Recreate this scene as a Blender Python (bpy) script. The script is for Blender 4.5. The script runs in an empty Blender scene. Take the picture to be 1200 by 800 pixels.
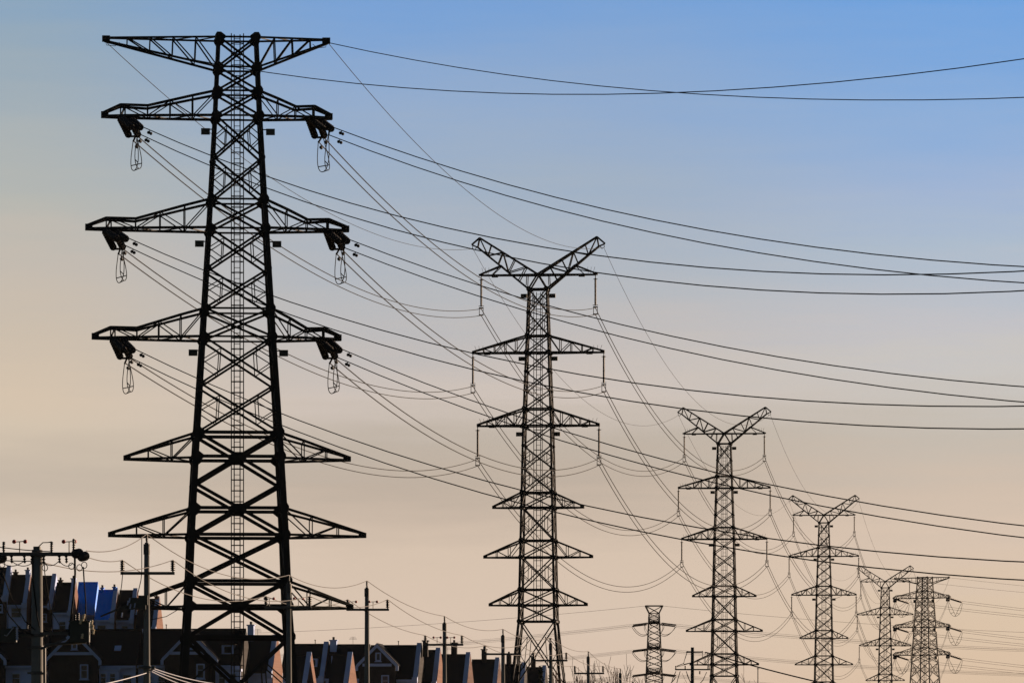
import bpy, math, random
from mathutils import Vector, Matrix
random.seed(7)
R = math.radians
scn = bpy.context.scene
COL = scn.collection

# ------------------------------------------------------------------ camera
F = 7200.0            # focal length in photo pixels (photo is 1200 wide)
HOR = 940.0           # horizon row (below the frame: a level camera with a shifted lens)
EYE = 1.7
cam = bpy.data.cameras.new("camera")
cam.sensor_width = 36.0
cam.sensor_fit = 'HORIZONTAL'
cam.lens = F / 1200.0 * 36.0
cam.shift_y = (HOR - 400.0) / 1200.0
cam.clip_start = 1.0
cam.clip_end = 20000.0
camo = bpy.data.objects.new("camera", cam)
camo.location = (0, 0, EYE)
camo.rotation_euler = (R(90), 0, 0)
COL.objects.link(camo)
scn.camera = camo

# ------------------------------------------------------------------ light
SUN_AZ = 52.0         # degrees from +Y towards +X: low sun on the right, a little behind the pylons
SUN_EL = 7.0
sun = bpy.data.lights.new("sun", 'SUN')
sun.energy = 5.0
sun.angle = R(0.5)
sun.color = (1.0, 0.73, 0.52)
suno = bpy.data.objects.new("sun", sun)
sd = Vector((math.sin(R(SUN_AZ)) * math.cos(R(SUN_EL)), math.cos(R(SUN_AZ)) * math.cos(R(SUN_EL)), math.sin(R(SUN_EL))))
suno.rotation_euler = sd.to_track_quat('Z', 'Y').to_euler()
suno.location = (200, 100, 100)
COL.objects.link(suno)

scn.view_settings.view_transform = 'Standard'
scn.view_settings.look = 'None'
scn.view_settings.exposure = 1.0
scn.view_settings.gamma = 1.0
scn.view_settings.use_curve_mapping = False

def lin(c):
    r = []
    for v in c[:3]:
        v = v / 255.0
        r.append(v / 12.92 if v <= 0.04045 else ((v + 0.055) / 1.055) ** 2.4)
    return (r[0], r[1], r[2], 1.0)

world = bpy.data.worlds.new("World")
scn.world = world
world.use_nodes = True
wn = world.node_tree
wn.nodes.clear()
def N(tree, typ, **kw):
    n = tree.nodes.new(typ)
    for k, v in kw.items():
        setattr(n, k, v)
    return n
def wmath(op, a, b=None, clamp=False):
    n = N(wn, 'ShaderNodeMath', operation=op, use_clamp=clamp)
    for i, v in enumerate((a, b)):
        if v is None: continue
        if isinstance(v, (int, float)): n.inputs[i].default_value = v
        else: wn.links.new(v, n.inputs[i])
    return n.outputs[0]
def wrange(v, a, b, c=0.0, d=1.0):
    n = N(wn, 'ShaderNodeMapRange', interpolation_type='SMOOTHSTEP')
    wn.links.new(v, n.inputs[0])
    for i, x in zip((1, 2, 3, 4), (a, b, c, d)): n.inputs[i].default_value = x
    return n.outputs[0]
tc = N(wn, 'ShaderNodeTexCoord')
sep = N(wn, 'ShaderNodeSeparateXYZ')
wn.links.new(tc.outputs['Generated'], sep.inputs[0])
elev = wmath('MULTIPLY', wmath('ARCSINE', sep.outputs[2]), 180 / math.pi)
azim = wmath('MULTIPLY', wmath('ARCTAN2', sep.outputs[0], sep.outputs[1]), 180 / math.pi)
# faint streaks of thin high cloud bend the bands a little
mp = N(wn, 'ShaderNodeMapping')
mp.inputs['Scale'].default_value = (9, 9, 55)
wn.links.new(tc.outputs['Generated'], mp.inputs[0])
nz = N(wn, 'ShaderNodeTexNoise')
nz.inputs['Scale'].default_value = 1.4
nz.inputs['Detail'].default_value = 5
nz.inputs['Roughness'].default_value = 0.55
wn.links.new(mp.outputs[0], nz.inputs['Vector'])
wob = wmath('MULTIPLY', wmath('SUBTRACT', nz.outputs['Fac'], 0.5), 0.75)
mp2 = N(wn, 'ShaderNodeMapping'); mp2.inputs['Scale'].default_value = (26, 26, 300); mp2.inputs['Rotation'].default_value = (0, R(1.5), 0)
wn.links.new(tc.outputs['Generated'], mp2.inputs[0])
nz2 = N(wn, 'ShaderNodeTexNoise'); nz2.inputs['Scale'].default_value = 1.0; nz2.inputs['Detail'].default_value = 6; nz2.inputs['Roughness'].default_value = 0.6
wn.links.new(mp2.outputs[0], nz2.inputs['Vector'])
wob2 = wmath('MULTIPLY', wmath('SUBTRACT', nz2.outputs['Fac'], 0.5), 0.55)
ramp_in = wmath('DIVIDE', wmath('ADD', wmath('ADD', elev, wob), wob2), 10.0, clamp=True)
def elev_of(y): return math.degrees(math.atan((HOR - y) / F)) / 10.0
def sky_ramp(stops):
    n = N(wn, 'ShaderNodeValToRGB')
    cr = n.color_ramp
    cr.interpolation = 'LINEAR'
    st = sorted((elev_of(y), c) for y, c in stops)
    cr.elements[0].position = st[0][0]; cr.elements[0].color = lin(st[0][1])
    cr.elements[1].position = st[-1][0]; cr.elements[1].color = lin(st[-1][1])
    for p, c in st[1:-1]:
        e = cr.elements.new(p); e.color = lin(c)
    wn.links.new(ramp_in, n.inputs[0])
    return n.outputs[0]
left = sky_ramp([(-200, (112, 148, 190)), (10, (139, 166, 191)), (64, (151, 170, 185)), (144, (167, 177, 182)), (244, (182, 183, 177)), (316, (196, 187, 176)),
                 (396, (204, 190, 173)), (450, (213, 195, 174)), (488, (211, 195, 175)), (545, (197, 183, 167)), (590, (208, 191, 173)), (669, (222, 206, 191)), (930, (218, 192, 168))])
mid = sky_ramp([(-200, (96, 148, 214)), (10, (123, 163, 213)), (134, (147, 172, 205)), (216, (161, 177, 196)), (339, (182, 185, 190)), (400, (193, 188, 186)),
                (459, (206, 194, 185)), (522, (191, 179, 166)), (565, (191, 176, 161)), (604, (202, 184, 167)), (650, (214, 194, 175)), (727, (217, 196, 177)), (930, (217, 188, 165))])
right = sky_ramp([(-200, (80, 144, 220)), (10, (113, 163, 222)), (134, (140, 174, 217)), (234, (161, 181, 212)), (294, (173, 188, 205)), (394, (195, 194, 198)),
                  (430, (201, 197, 193)), (519, (197, 187, 175)), (584, (208, 190, 173)), (640, (216, 195, 176)), (700, (219, 196, 171)), (930, (219, 186, 155))])
def wmix(fac, a, b):
    n = N(wn, 'ShaderNodeMix', data_type='RGBA')
    if isinstance(fac, (int, float)): n.inputs[0].default_value = fac
    else: wn.links.new(fac, n.inputs[0])
    wn.links.new(a, n.inputs[6]); wn.links.new(b, n.inputs[7])
    return n.outputs[2]
glow = wmix(wrange(azim, -4.7, -1.2), left, mid)
glow = wmix(wrange(azim, 0.6, 4.4), glow, right)
sky = N(wn, 'ShaderNodeTexSky', sky_type='NISHITA')
sky.sun_disc = False
sky.sun_elevation = R(SUN_EL)
sky.sun_rotation = R(SUN_AZ)
sky.air_density = 1.0; sky.dust_density = 1.5; sky.ozone_density = 2.0
bg_sky = N(wn, 'ShaderNodeBackground'); bg_sky.inputs[1].default_value = 0.026
bg_glow = N(wn, 'ShaderNodeBackground'); bg_glow.inputs[1].default_value = 0.5
wn.links.new(sky.outputs[0], bg_sky.inputs[0])
wn.links.new(glow, bg_glow.inputs[0])
absaz = wmath('ABSOLUTE', azim)
w_glow = wmath('MULTIPLY', wrange(absaz, 14.0, 55.0, 1.0, 0.0), wrange(elev, 9.0, 24.0, 1.0, 0.0))
mixs = N(wn, 'ShaderNodeMixShader')
wn.links.new(w_glow, mixs.inputs[0])
wn.links.new(bg_sky.outputs[0], mixs.inputs[1])
wn.links.new(bg_glow.outputs[0], mixs.inputs[2])
wout = N(wn, 'ShaderNodeOutputWorld')
wn.links.new(mixs.outputs[0], wout.inputs[0])

# ------------------------------------------------------------------ materials
def material(name, base, base2=None, rough=0.7, metal=0.0, scale=3.0, bump=0.0, spec=0.3, kind='noise'):
    m = bpy.data.materials.new(name)
    m.use_nodes = True
    t = m.node_tree
    b = t.nodes['Principled BSDF']
    b.inputs['Roughness'].default_value = rough
    b.inputs['Metallic'].default_value = metal
    b.inputs['Specular IOR Level'].default_value = spec
    co = N(t, 'ShaderNodeTexCoord')
    base2 = base2 or tuple(c * 0.7 for c in base)
    mx = N(t, 'ShaderNodeMix', data_type='RGBA')
    mx.inputs[6].default_value = (*base, 1); mx.inputs[7].default_value = (*base2, 1)
    ns = N(t, 'ShaderNodeTexNoise')
    ns.inputs['Scale'].default_value = scale; ns.inputs['Detail'].default_value = 6
    t.links.new(co.outputs['Object'], ns.inputs['Vector'])
    fac = ns.outputs['Fac']
    if kind == 'tiles':       # courses of roof tiles
        wv = N(t, 'ShaderNodeTexWave', wave_type='BANDS', bands_direction='Z')
        wv.inputs['Scale'].default_value = 1.6; wv.inputs['Distortion'].default_value = 0.6
        t.links.new(co.outputs['Object'], wv.inputs['Vector'])
        ad = N(t, 'ShaderNodeMath', operation='MULTIPLY')
        t.links.new(wv.outputs['Fac'], ad.inputs[0]); t.links.new(ns.outputs['Fac'], ad.inputs[1])
        fac = ad.outputs[0]
    elif kind == 'bricks':
        bk = N(t, 'ShaderNodeTexBrick')
        mp_ = N(t, 'ShaderNodeMapping'); mp_.inputs['Rotation'].default_value = (R(90), 0, R(35))
        t.links.new(co.outputs['Object'], mp_.inputs[0]); t.links.new(mp_.outputs[0], bk.inputs['Vector'])
        bk.inputs['Scale'].default_value = 3.0
        bk.inputs['Color1'].default_value = (*base, 1); bk.inputs['Color2'].default_value = (*base2, 1)
        bk.inputs['Mortar'].default_value = (*[c * 0.6 + 0.08 for c in base], 1)
        t.links.new(bk.outputs['Color'], mx.inputs[6])
    t.links.new(fac, mx.inputs[0])
    t.links.new(mx.outputs[2], b.inputs['Base Color'])
    if bump:
        bp = N(t, 'ShaderNodeBump'); bp.inputs['Strength'].default_value = bump
        t.links.new(fac, bp.inputs['Height']); t.links.new(bp.outputs[0], b.inputs['Normal'])
    return m

M = {}
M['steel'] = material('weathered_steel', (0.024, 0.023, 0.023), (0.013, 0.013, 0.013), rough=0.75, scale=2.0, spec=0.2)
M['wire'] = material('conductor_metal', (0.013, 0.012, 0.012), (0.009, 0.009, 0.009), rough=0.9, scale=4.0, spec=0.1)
M['wire_light'] = material('bare_aluminium_wire', (0.10, 0.09, 0.08), (0.06, 0.055, 0.05), rough=0.6, scale=4.0)
M['cable_white'] = material('pale_service_cable', (0.38, 0.38, 0.42), (0.28, 0.28, 0.31), rough=0.5, scale=5.0)
M['insulator'] = material('dark_glazed_porcelain', (0.03, 0.022, 0.02), (0.02, 0.016, 0.016), rough=0.5, scale=5.0, spec=0.3)
M['concrete'] = material('pole_concrete', (0.20, 0.195, 0.18), (0.13, 0.125, 0.118), rough=0.9, scale=2.5, bump=0.15, spec=0.1)
M['galv'] = material('galvanised_metal', (0.09, 0.09, 0.09), (0.05, 0.05, 0.05), rough=0.6, scale=6.0)
M['equip'] = material('switchgear_paint', (0.05, 0.055, 0.05), (0.03, 0.035, 0.03), rough=0.55, scale=4.0)
M['brass'] = material('pale_terminal_metal', (0.75, 0.66, 0.48), (0.55, 0.45, 0.3), rough=0.45, metal=0.0, scale=9.0)
M['red'] = material('faded_red_plastic', (0.42, 0.035, 0.03), (0.3, 0.02, 0.02), rough=0.5, scale=8.0)
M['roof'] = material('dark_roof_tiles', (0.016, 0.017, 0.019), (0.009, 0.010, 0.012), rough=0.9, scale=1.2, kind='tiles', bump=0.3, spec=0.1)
M['blueroof'] = material('blue_sheet_roof', (0.02, 0.26, 0.90), (0.015, 0.19, 0.78), rough=0.6, scale=0.8)
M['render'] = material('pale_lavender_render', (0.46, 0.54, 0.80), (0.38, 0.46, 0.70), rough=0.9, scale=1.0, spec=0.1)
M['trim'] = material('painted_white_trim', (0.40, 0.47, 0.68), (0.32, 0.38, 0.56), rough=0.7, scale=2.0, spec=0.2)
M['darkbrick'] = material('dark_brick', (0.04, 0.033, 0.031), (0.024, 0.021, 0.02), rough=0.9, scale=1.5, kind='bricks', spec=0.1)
M['redbrick'] = material('orange_brick', (0.21, 0.11, 0.078), (0.14, 0.072, 0.052), rough=0.9, scale=1.5, kind='bricks', spec=0.1)
M['brownbrick'] = material('darker_orange_brick', (0.12, 0.065, 0.048), (0.08, 0.042, 0.033), rough=0.9, scale=1.5, kind='bricks', spec=0.1)  # darker copy of the orange brick, so two end walls come out dimmer
M['glass'] = material('dark_window_glass', (0.03, 0.035, 0.05), (0.02, 0.024, 0.035), rough=0.15, scale=0.5, spec=0.5)
M['bark'] = material('bare_bark', (0.11, 0.06, 0.038), (0.06, 0.035, 0.024), rough=0.95, scale=3.0, spec=0.05)
M['leaf'] = material('evergreen_leaf', (0.035, 0.045, 0.03), (0.02, 0.028, 0.02), rough=0.9, scale=2.0, spec=0.1)
M['ground'] = material('dry_winter_grass', (0.13, 0.11, 0.075), (0.07, 0.065, 0.04), rough=1.0, scale=0.15, spec=0.05)

# ------------------------------------------------------------------ mesh helpers
class MB:
    def __init__(s): s.v = []; s.f = []
    def bar(s, p, q, w=0.1, w2=None, h=None):
        p = Vector(p); q = Vector(q); d = q - p
        if d.length < 1e-6: return s
        d.normalize()
        ref = Vector((0, 0, 1)) if abs(d.z) < 0.93 else Vector((0, 1, 0))
        a = d.cross(ref).normalized(); b = a.cross(d).normalized()
        i = len(s.v); w2 = w if w2 is None else w2
        for c, ww in ((p, w), (q, w2)):
            hh = ww if h is None else h
            for sa, sb in ((-1, -1), (1, -1), (1, 1), (-1, 1)):
                s.v.append(c + a * sa * ww / 2 + b * sb * hh / 2)
        s.f += [(i, i+1, i+2, i+3), (i+7, i+6, i+5, i+4), (i, i+4, i+5, i+1), (i+1, i+5, i+6, i+2), (i+2, i+6, i+7, i+3), (i+3, i+7, i+4, i)]
        return s
    def box(s, c, size):
        i = len(s.v); x, y, z = c; a, b, h = [k / 2 for k in size]
        s.v += [Vector((x+sx*a, y+sy*b, z+sz*h)) for sz in (-1, 1) for sx, sy in ((-1, -1), (1, -1), (1, 1), (-1, 1))]
        s.f += [(i+3, i+2, i+1, i), (i+4, i+5, i+6, i+7), (i, i+1, i+5, i+4), (i+1, i+2, i+6, i+5), (i+2, i+3, i+7, i+6), (i+3, i, i+4, i+7)]
        return s
    def tube(s, pts, r, n=6):
        pts = [Vector(p) for p in pts]; i0 = len(s.v); k = len(pts)
        rr = r if isinstance(r, (list, tuple)) else [r] * k
        for j, p in enumerate(pts):
            d = (pts[min(j+1, k-1)] - pts[max(j-1, 0)]).normalized()
            ref = Vector((0, 0, 1)) if abs(d.z) < 0.9 else Vector((0, 1, 0))
            a = d.cross(ref).normalized(); b = a.cross(d).normalized()
            for m in range(n):
                t = 2 * math.pi * m / n
                s.v.append(p + (a * math.cos(t) + b * math.sin(t)) * rr[j])
        for j in range(k-1):
            for m in range(n):
                s.f.append((i0+j*n+m, i0+j*n+(m+1) % n, i0+(j+1)*n+(m+1) % n, i0+(j+1)*n+m))
        s.f.append(tuple(i0+m for m in range(n))[::-1]); s.f.append(tuple(i0+(k-1)*n+m for m in range(n)))
        return s
    def poly(s, pts, ext):                 # prism: polygon swept along a vector
        i = len(s.v); n = len(pts); ext = Vector(ext)
        s.v += [Vector(p) for p in pts] + [Vector(p) + ext for p in pts]
        s.f.append(tuple(range(i, i+n))); s.f.append(tuple(range(i+2*n-1, i+n-1, -1)))
        for m in range(n): s.f.append((i+(m+1) % n, i+m, i+n+m, i+n+(m+1) % n))
        return s
    def ball(s, c, r, n=8, squash=1.0):
        c = Vector(c); pts = []; rr = []
        for k in range(n+1):
            t = math.pi * k / n
            pts.append(c + Vector((0, 0, -math.cos(t) * r * squash))); rr.append(max(0.02*r, math.sin(t) * r))
        return s.tube(pts, rr, max(8, n))
    def discs(s, p, q, r, count, rod=0.03, n=8):   # string of insulator discs between two points
        p = Vector(p); q = Vector(q); pts = []; rr = []
        for k in range(count):
            for f_, rad in ((0.1, rod), (0.3, r), (0.62, r * 0.85), (0.72, rod)):
                pts.append(p.lerp(q, (k + f_) / count)); rr.append(rad)
        return s.tube([p] + pts + [q], [rod] + rr + [rod], n)
    def build(s, name, mat, parent=None, smooth=False, loc=None, rz=0.0):
        me = bpy.data.meshes.new(name)
        me.from_pydata([tuple(v) for v in s.v], [], s.f)
        me.materials.append(M[mat])
        if smooth:
            me.polygons.foreach_set('use_smooth', [True] * len(me.polygons))
        me.update()
        o = bpy.data.objects.new(name, me); COL.objects.link(o)
        if parent: o.parent = parent
        if loc is not None: o.location = loc
        if rz: o.rotation_euler.z = rz
        return o

def tag(o, label=None, cat=None, group=None, kind=None):
    if label: o['label'] = label
    if cat: o['category'] = cat
    if group: o['group'] = group
    if kind: o['kind'] = kind
    return o
def empty(name, loc, rz=0.0, label=None, cat=None, group=None):
    o = bpy.data.objects.new(name, None); COL.objects.link(o)
    o.location = loc; o.rotation_euler = (0, 0, rz); o.empty_display_size = 1.0
    return tag(o, label, cat, group)
def copy_tree(o, parent=None):
    c = o.copy(); COL.objects.link(c)
    if parent: c.parent = parent
    for ch in [x for x in COL.objects if x.parent == o]:
        copy_tree(ch, c)
    return c
def at(x, y, Y):                           # photo direction + real distance -> world point
    return Vector(((x - 600.0) * Y / F, Y, EYE + (HOR - y) * Y / F))
class Frame:                               # local -> world of a thing standing at loc, turned by rz
    def __init__(s, loc, rz): s.l = Vector(loc); s.m = Matrix.Rotation(rz, 3, 'Z'); s.rz = rz
    def w(s, p): return s.l + s.m @ Vector(p)
    def inv(s, p): return s.m.transposed() @ (Vector(p) - s.l)

# ------------------------------------------------------------------ terrain
def sstep(v, a, b):
    t = min(1, max(0, (v - a) / (b - a))); return t * t * (3 - 2 * t)
def height(x, y):
    h = 11.7 * sstep(y, 640, 738) * (1 - sstep(x, 7, 23)) * (1 - sstep(y, 1050, 1400))
    h += 13.5 * sstep(y, 790, 880) * (1 - sstep(x, -50, -26)) * (1 - sstep(y, 1100, 1500))
    h += 1.3 * math.exp(-((x - 49.3) ** 2 + (y - 971) ** 2) / 900.0)
    return h
def axis(segments):
    out = []
    for a, b, n in segments: out += [a + (b - a) * k / n for k in range(n)]
    return out + [segments[-1][1]]
gx = axis([(-9000, -600, 10), (-600, -120, 12), (-120, 120, 60), (120, 600, 12), (600, 9000, 10)])
gy = axis([(-3000, 0, 6), (0, 600, 20), (600, 1100, 80), (1100, 1600, 16), (1600, 15000, 14)])
g = MB()
for y in gy:
    for x in gx: g.v.append(Vector((x, y, height(x, y))))
nx = len(gx)
for j in range(len(gy)-1):
    for i in range(nx-1):
        g.f.append((j*nx+i, j*nx+i+1, (j+1)*nx+i+1, (j+1)*nx+i))
tag(g.build('ground', 'ground', smooth=True), kind='structure')

# ------------------------------------------------------------------ lattice tools
def prof(table):
    def f(z):
        for (z0, a), (z1, b) in zip(table, table[1:]):
            if z <= z1: return a + (b - a) * (z - z0) / (z1 - z0)
        return table[-1][1]
    return f
def corner(half, z, k):
    a = half(z); return Vector(((-a, a, a, -a)[k], (-a, -a, a, a)[k], z))
def tower_legs(root, half, zs, w_of, mat='steel'):
    for k in range(4):
        m = MB()
        for z0, z1 in zip(zs, zs[1:]):
            m.bar(corner(half, z0, k), corner(half, z1, k), w_of(z0), w_of(z1))
        m.build('leg', mat, root)
def tower_bracing(half, panels, w_d, w_h, w_r, plate=0.0):
    m = MB()
    for z0, z1, typ, hz in panels:
        for k in range(4):
            a, b = corner(half, z0, k), corner(half, z0, (k+1) % 4)
            c, d = corner(half, z1, k), corner(half, z1, (k+1) % 4)
            if 'X' in typ:
                m.bar(a, d, w_d); m.bar(b, c, w_d)
                X = (a + b + c + d) / 4
                if 'r' in typ:
                    for lo, hi in ((a, c), (b, d)):
                        lm = (lo + hi) / 2; u = (hi + X) / 2; l = (lo + X) / 2
                        m.bar(lm, u, w_r); m.bar(lm, l, w_r); m.bar(l, u, w_r)
            elif typ == 'V':
                e = (a + b) / 2; m.bar(c, e, w_d); m.bar(d, e, w_d)
                if plate: m.box(e, (plate * 1.35 if k % 2 == 0 else 0.05, 0.05 if k % 2 == 0 else plate * 1.35, plate * 0.75))
            elif typ == 'A':
                e = (c + d) / 2; m.bar(a, e, w_d); m.bar(b, e, w_d)
            if hz: m.bar(c, d, w_h)
            if plate and k % 2 == 0:
                s_ = 1.0 if hz else 0.65
                for p, sg in ((c, 1 if k == 0 else -1), (d, -1 if k == 0 else 1)):
                    q = plate * s_
                    m.poly([p + Vector((sg * x, (-0.04 if k == 0 else 0.04), z)) for x, z in
                            ((-q*.42, -q*.16), (-q*.22, -q*.5), (q*.22, -q*.5), (q*.68, -q*.14), (q*.68, q*.14), (q*.22, q*.5), (-q*.22, q*.5), (-q*.42, q*.16))], (0, (-0.03 if k == 0 else 0.03), 0))
    return m
def truss_arm(sx, half, zl, zu, tip, n, wc, wb, tipd=0.12, tiph=0.12, upper=None, depth=None):
    """arm on side sx from the body to a tip; upper: optional list of (fraction, height above lower chord)"""
    m = MB()
    xb, xu = half(zl), half(zu)
    L = tip - xb
    def dep(u):
        d0 = xb
        if depth: return d0 + (depth - d0) * min(1, u / 0.8) if u < 0.8 else depth + (tipd - depth) * (u - 0.8) / 0.2
        return d0 + (tipd - d0) * u
    prof_up = upper or [(0.0, zu - zl), (1.0, tiph)]
    def up(u):
        for (u0, h0), (u1, h1) in zip(prof_up, prof_up[1:]):
            if u <= u1: return h0 + (h1 - h0) * (u - u0) / (u1 - u0)
        return prof_up[-1][1]
    def P(u, top, s):
        x = xb + L * u
        if top and u == 0: x = xu
        return Vector((sx * x, s * (xu if (top and u == 0) else dep(u)), zl + (up(u) if top else 0)))
    us = sorted(set([0.0, 1.0] + [k / n for k in range(1, n)] + [u for u, _ in prof_up]))
    for s in (-1, 1):
        for k, (u0, u1) in enumerate(zip(us, us[1:])):
            m.bar(P(u0, 0, s), P(u1, 0, s), wc); m.bar(P(u0, 1, s), P(u1, 1, s), wc)
            if u1 < 1:
                m.bar(P(u1, 0, s), P(u1, 1, s), wb)
                if up(u1) > 0.12:
                    if k % 2: m.bar(P(u0, 0, s), P(u1, 1, s), wb)
                    else: m.bar(P(u0, 1, s), P(u1, 0, s), wb)
    for k, (u0, u1) in enumerate(zip(us, us[1:])):
        m.bar(P(u1, 0, -1), P(u1, 0, 1), wb)
        m.bar(P(u0, 0, (-1) ** k), P(u1, 0, -(-1) ** k), wb)
        if up(u1) > 0.15: m.bar(P(u1, 1, -1), P(u1, 1, 1), wb)
    m.box((sx * (tip - 0.1), 0, zl + tiph / 2), (0.34, tipd * 2 + 0.1, tiph + wc))
    return m
def ladder_mesh(z0, z1, w, r=0.028, step=0.38, y=0.0):
    m = MB()
    for x in (-w/2, w/2):
        m.bar((x, y-0.22, z0), (x, y-0.22, z1), r*1.5)
    for x in (-w*0.24, w*0.24):
        m.bar((x, y+0.2, z0), (x, y+0.2, z1), r*1.6)
    z = z0; k = 0
    while z < z1:
        m.bar((-w*0.24, y+0.2, z), (w*0.24, y+0.2, z), r*0.9)
        if k % 2 == 0:
            m.tube([(-w*0.24, y+0.2, z), (-w/2, y+0.0, z), (-w/2, y-0.22, z), (0, y-0.36, z), (w/2, y-0.22, z), (w/2, y, z), (w*0.24, y+0.2, z)], r*0.62, 4)
        z += step; k += 1
    return m

# ------------------------------------------------------------------ line towers with the Y-shaped head (B, C, D, E)
LH = prof([(0, 3.2), (16.84, 1.49), (33.2, 1.16), (44.6, 0.76)])
def make_line_tower(label, loc, rz, group):
    root = empty('suspension_pylon', loc, rz, label, 'pylon', group)
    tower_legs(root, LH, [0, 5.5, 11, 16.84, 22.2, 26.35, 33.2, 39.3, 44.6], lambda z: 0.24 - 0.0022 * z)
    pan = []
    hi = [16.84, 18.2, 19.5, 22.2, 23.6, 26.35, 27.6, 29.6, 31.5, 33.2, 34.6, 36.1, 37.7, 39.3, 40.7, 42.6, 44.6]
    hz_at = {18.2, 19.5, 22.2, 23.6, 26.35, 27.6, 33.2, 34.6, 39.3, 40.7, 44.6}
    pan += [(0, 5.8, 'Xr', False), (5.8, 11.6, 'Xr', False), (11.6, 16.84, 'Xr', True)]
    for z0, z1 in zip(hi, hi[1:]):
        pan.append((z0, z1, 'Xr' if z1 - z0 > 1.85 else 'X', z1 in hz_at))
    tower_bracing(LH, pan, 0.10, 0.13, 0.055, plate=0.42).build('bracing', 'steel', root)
    ladder_mesh(16.9, 44.4, 0.72, r=0.035, step=0.42).build('ladder', 'steel', root)
    # Y head: two raking peaks with a horizontal arm each
    for sx in (-1, 1):
        m = MB()
        A, T = (4.93, 48.95), (5.08, 48.15)          # apex and tip
        up0, lo0 = (0.0, 45.84), (0.76, 44.6)
        for s in (-1, 1):
            def q(p, u): return Vector((sx * p[0], s * (0.72 + (0.1 - 0.72) * u), p[1]))
            ups = [q((up0[0] + (A[0]-up0[0]) * u, up0[1] + (A[1]-up0[1]) * u), u) for u in (0, .2, .4, .6, .8, 1)]
            los = [q((lo0[0] + (T[0]-lo0[0]) * u, lo0[1] + (T[1]-lo0[1]) * u), u) for u in (0, .2, .4, .6, .8, 1)]
            for a, b in zip(ups, ups[1:]): m.bar(a, b, 0.15)
            for a, b in zip(los, los[1:]): m.bar(a, b, 0.15)
            m.bar(ups[-1], los[-1], 0.12)
            m.bar(ups[-1], (sx*5.6, 0, 48.38), 0.13); m.bar(los[-1], (sx*5.6, 0, 48.38), 0.11)
            for k in range(1, 5):
                m.bar(ups[k], los[k], 0.08)
                m.bar(ups[k] if k % 2 else los[k], los[k+1] if k % 2 else ups[k+1], 0.08)
            m.bar(ups[0], los[0], 0.13)
            m.bar((sx*0.76, s*0.74, 44.6), (0, s*0.72, 45.84), 0.13)
        for u in (0.33, 0.66, 1.0):
            x = 4.93 * u; z = 45.84 + (48.95 - 45.84) * u; d = 0.72 - 0.62 * u
            m.bar((sx*x, -d, z), (sx*x, d, z), 0.07)
        m.tube([(sx*5.5, 0, 48.4), (sx*5.55, 0, 48.1), (sx*5.35, 0, 47.95), (sx*5.2, 0, 48.15)], 0.035, 5)
        m.build('earth_wire_peak', 'steel', root)
        m = MB()                                      # horizontal top arm
        for s in (-1, 1):
            m.bar((0, s*0.7, 45.8), (sx*4.85, s*0.1, 45.8), 0.14)
            m.bar((sx*4.85, s*0.1, 45.9), (sx*3.07, s*0.38, 46.6), 0.12)
            m.bar((sx*3.9, s*0.25, 45.8), (sx*3.07, s*0.38, 46.6), 0.07)
            m.bar((sx*2.2, s*0.45, 45.8), (sx*3.07, s*0.38, 46.6), 0.08)
            m.bar((sx*0.9, s*0.6, 45.8), (sx*0.95, s*0.66, 44.9), 0.07)
        for x in (1.2, 2.2, 3.1, 3.9):
            m.bar((sx*x, -0.5, 45.8), (sx*(x+0.4), 0.42, 45.8), 0.06)
        m.box((sx*3.65, 0, 45.76), (0.5, 0.5, 0.24))
        m.box((sx*4.8, 0, 45.85), (0.4, 0.3, 0.16))
        for k in range(3): m.bar((sx*(4.6-0.2*k), 0, 45.9), (sx*(4.75-0.3*k), 0, 46.45), 0.025)
        arm = m.build('crossarm', 'steel', root)
        hang(sx*4.8, 45.7, arm)
        for (zl, zu, tip) in ((39.3, 40.7, 5.5), (33.2, 34.6, 5.1)):
            m = truss_arm(sx, LH, zl, zu, tip, 5, 0.14, 0.07)
            m.box((sx*(tip-1.2), 0, zl-0.02), (0.5, 0.5, 0.24))
            for k in range(3): m.bar((sx*(tip-0.3-0.25*k), 0, zl+0.2), (sx*(tip-0.15-0.35*k), 0, zl+0.62), 0.025)
            hang(sx*tip, zl-0.08, m.build('crossarm', 'steel', root))
        for (zl, zu, tip) in ((26.35, 27.6, 3.8), (22.2, 23.6, 4.55), (18.2, 19.5, 4.1)):
            truss_arm(sx, LH, zl, zu, tip, 3, 0.13, 0.06).build('lower_crossarm', 'steel', root)
        for z in (44.05, 38.8, 32.5):
            x = LH(z) + 0.42
            MB().box((sx*x, -0.1, z), (0.52, 0.22, 0.34)).bar((sx*LH(z), -0.1, z+0.1), (sx*x, -0.1, z+0.1), 0.06).build('sensor_box', 'equip', root)
    return root
def hang(x, z, arm):
    m = MB()
    m.bar((x, 0, z+0.05), (x, 0, z-0.25), 0.07)
    m.discs((x, 0, z-0.2), (x, 0, z-2.5), 0.105, 26, rod=0.08, n=7)
    m.bar((x-0.2, 0, z-0.28), (x+0.2, 0, z-0.28), 0.04); m.bar((x-0.22, 0, z-2.45), (x+0.22, 0, z-2.45), 0.05)
    s = m.build('insulator_string', 'insulator', arm)
    k = MB()
    for dx in (-0.16, 0.16): k.bar((x+dx, 0, z-2.6), (x+dx, 0, z-3.2), 0.05)
    k.bar((x-0.2, 0, z-2.6), (x+0.2, 0, z-2.6), 0.09); k.bar((x-0.2, 0, z-3.2), (x+0.2, 0, z-3.2), 0.09)
    k.bar((x, -0.35, z-2.68), (x, 0.35, z-2.68), 0.09); k.bar((x, -0.35, z-3.24), (x, 0.35, z-3.24), 0.09)
    k.build('suspension_clamp', 'steel', arm)
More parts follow.
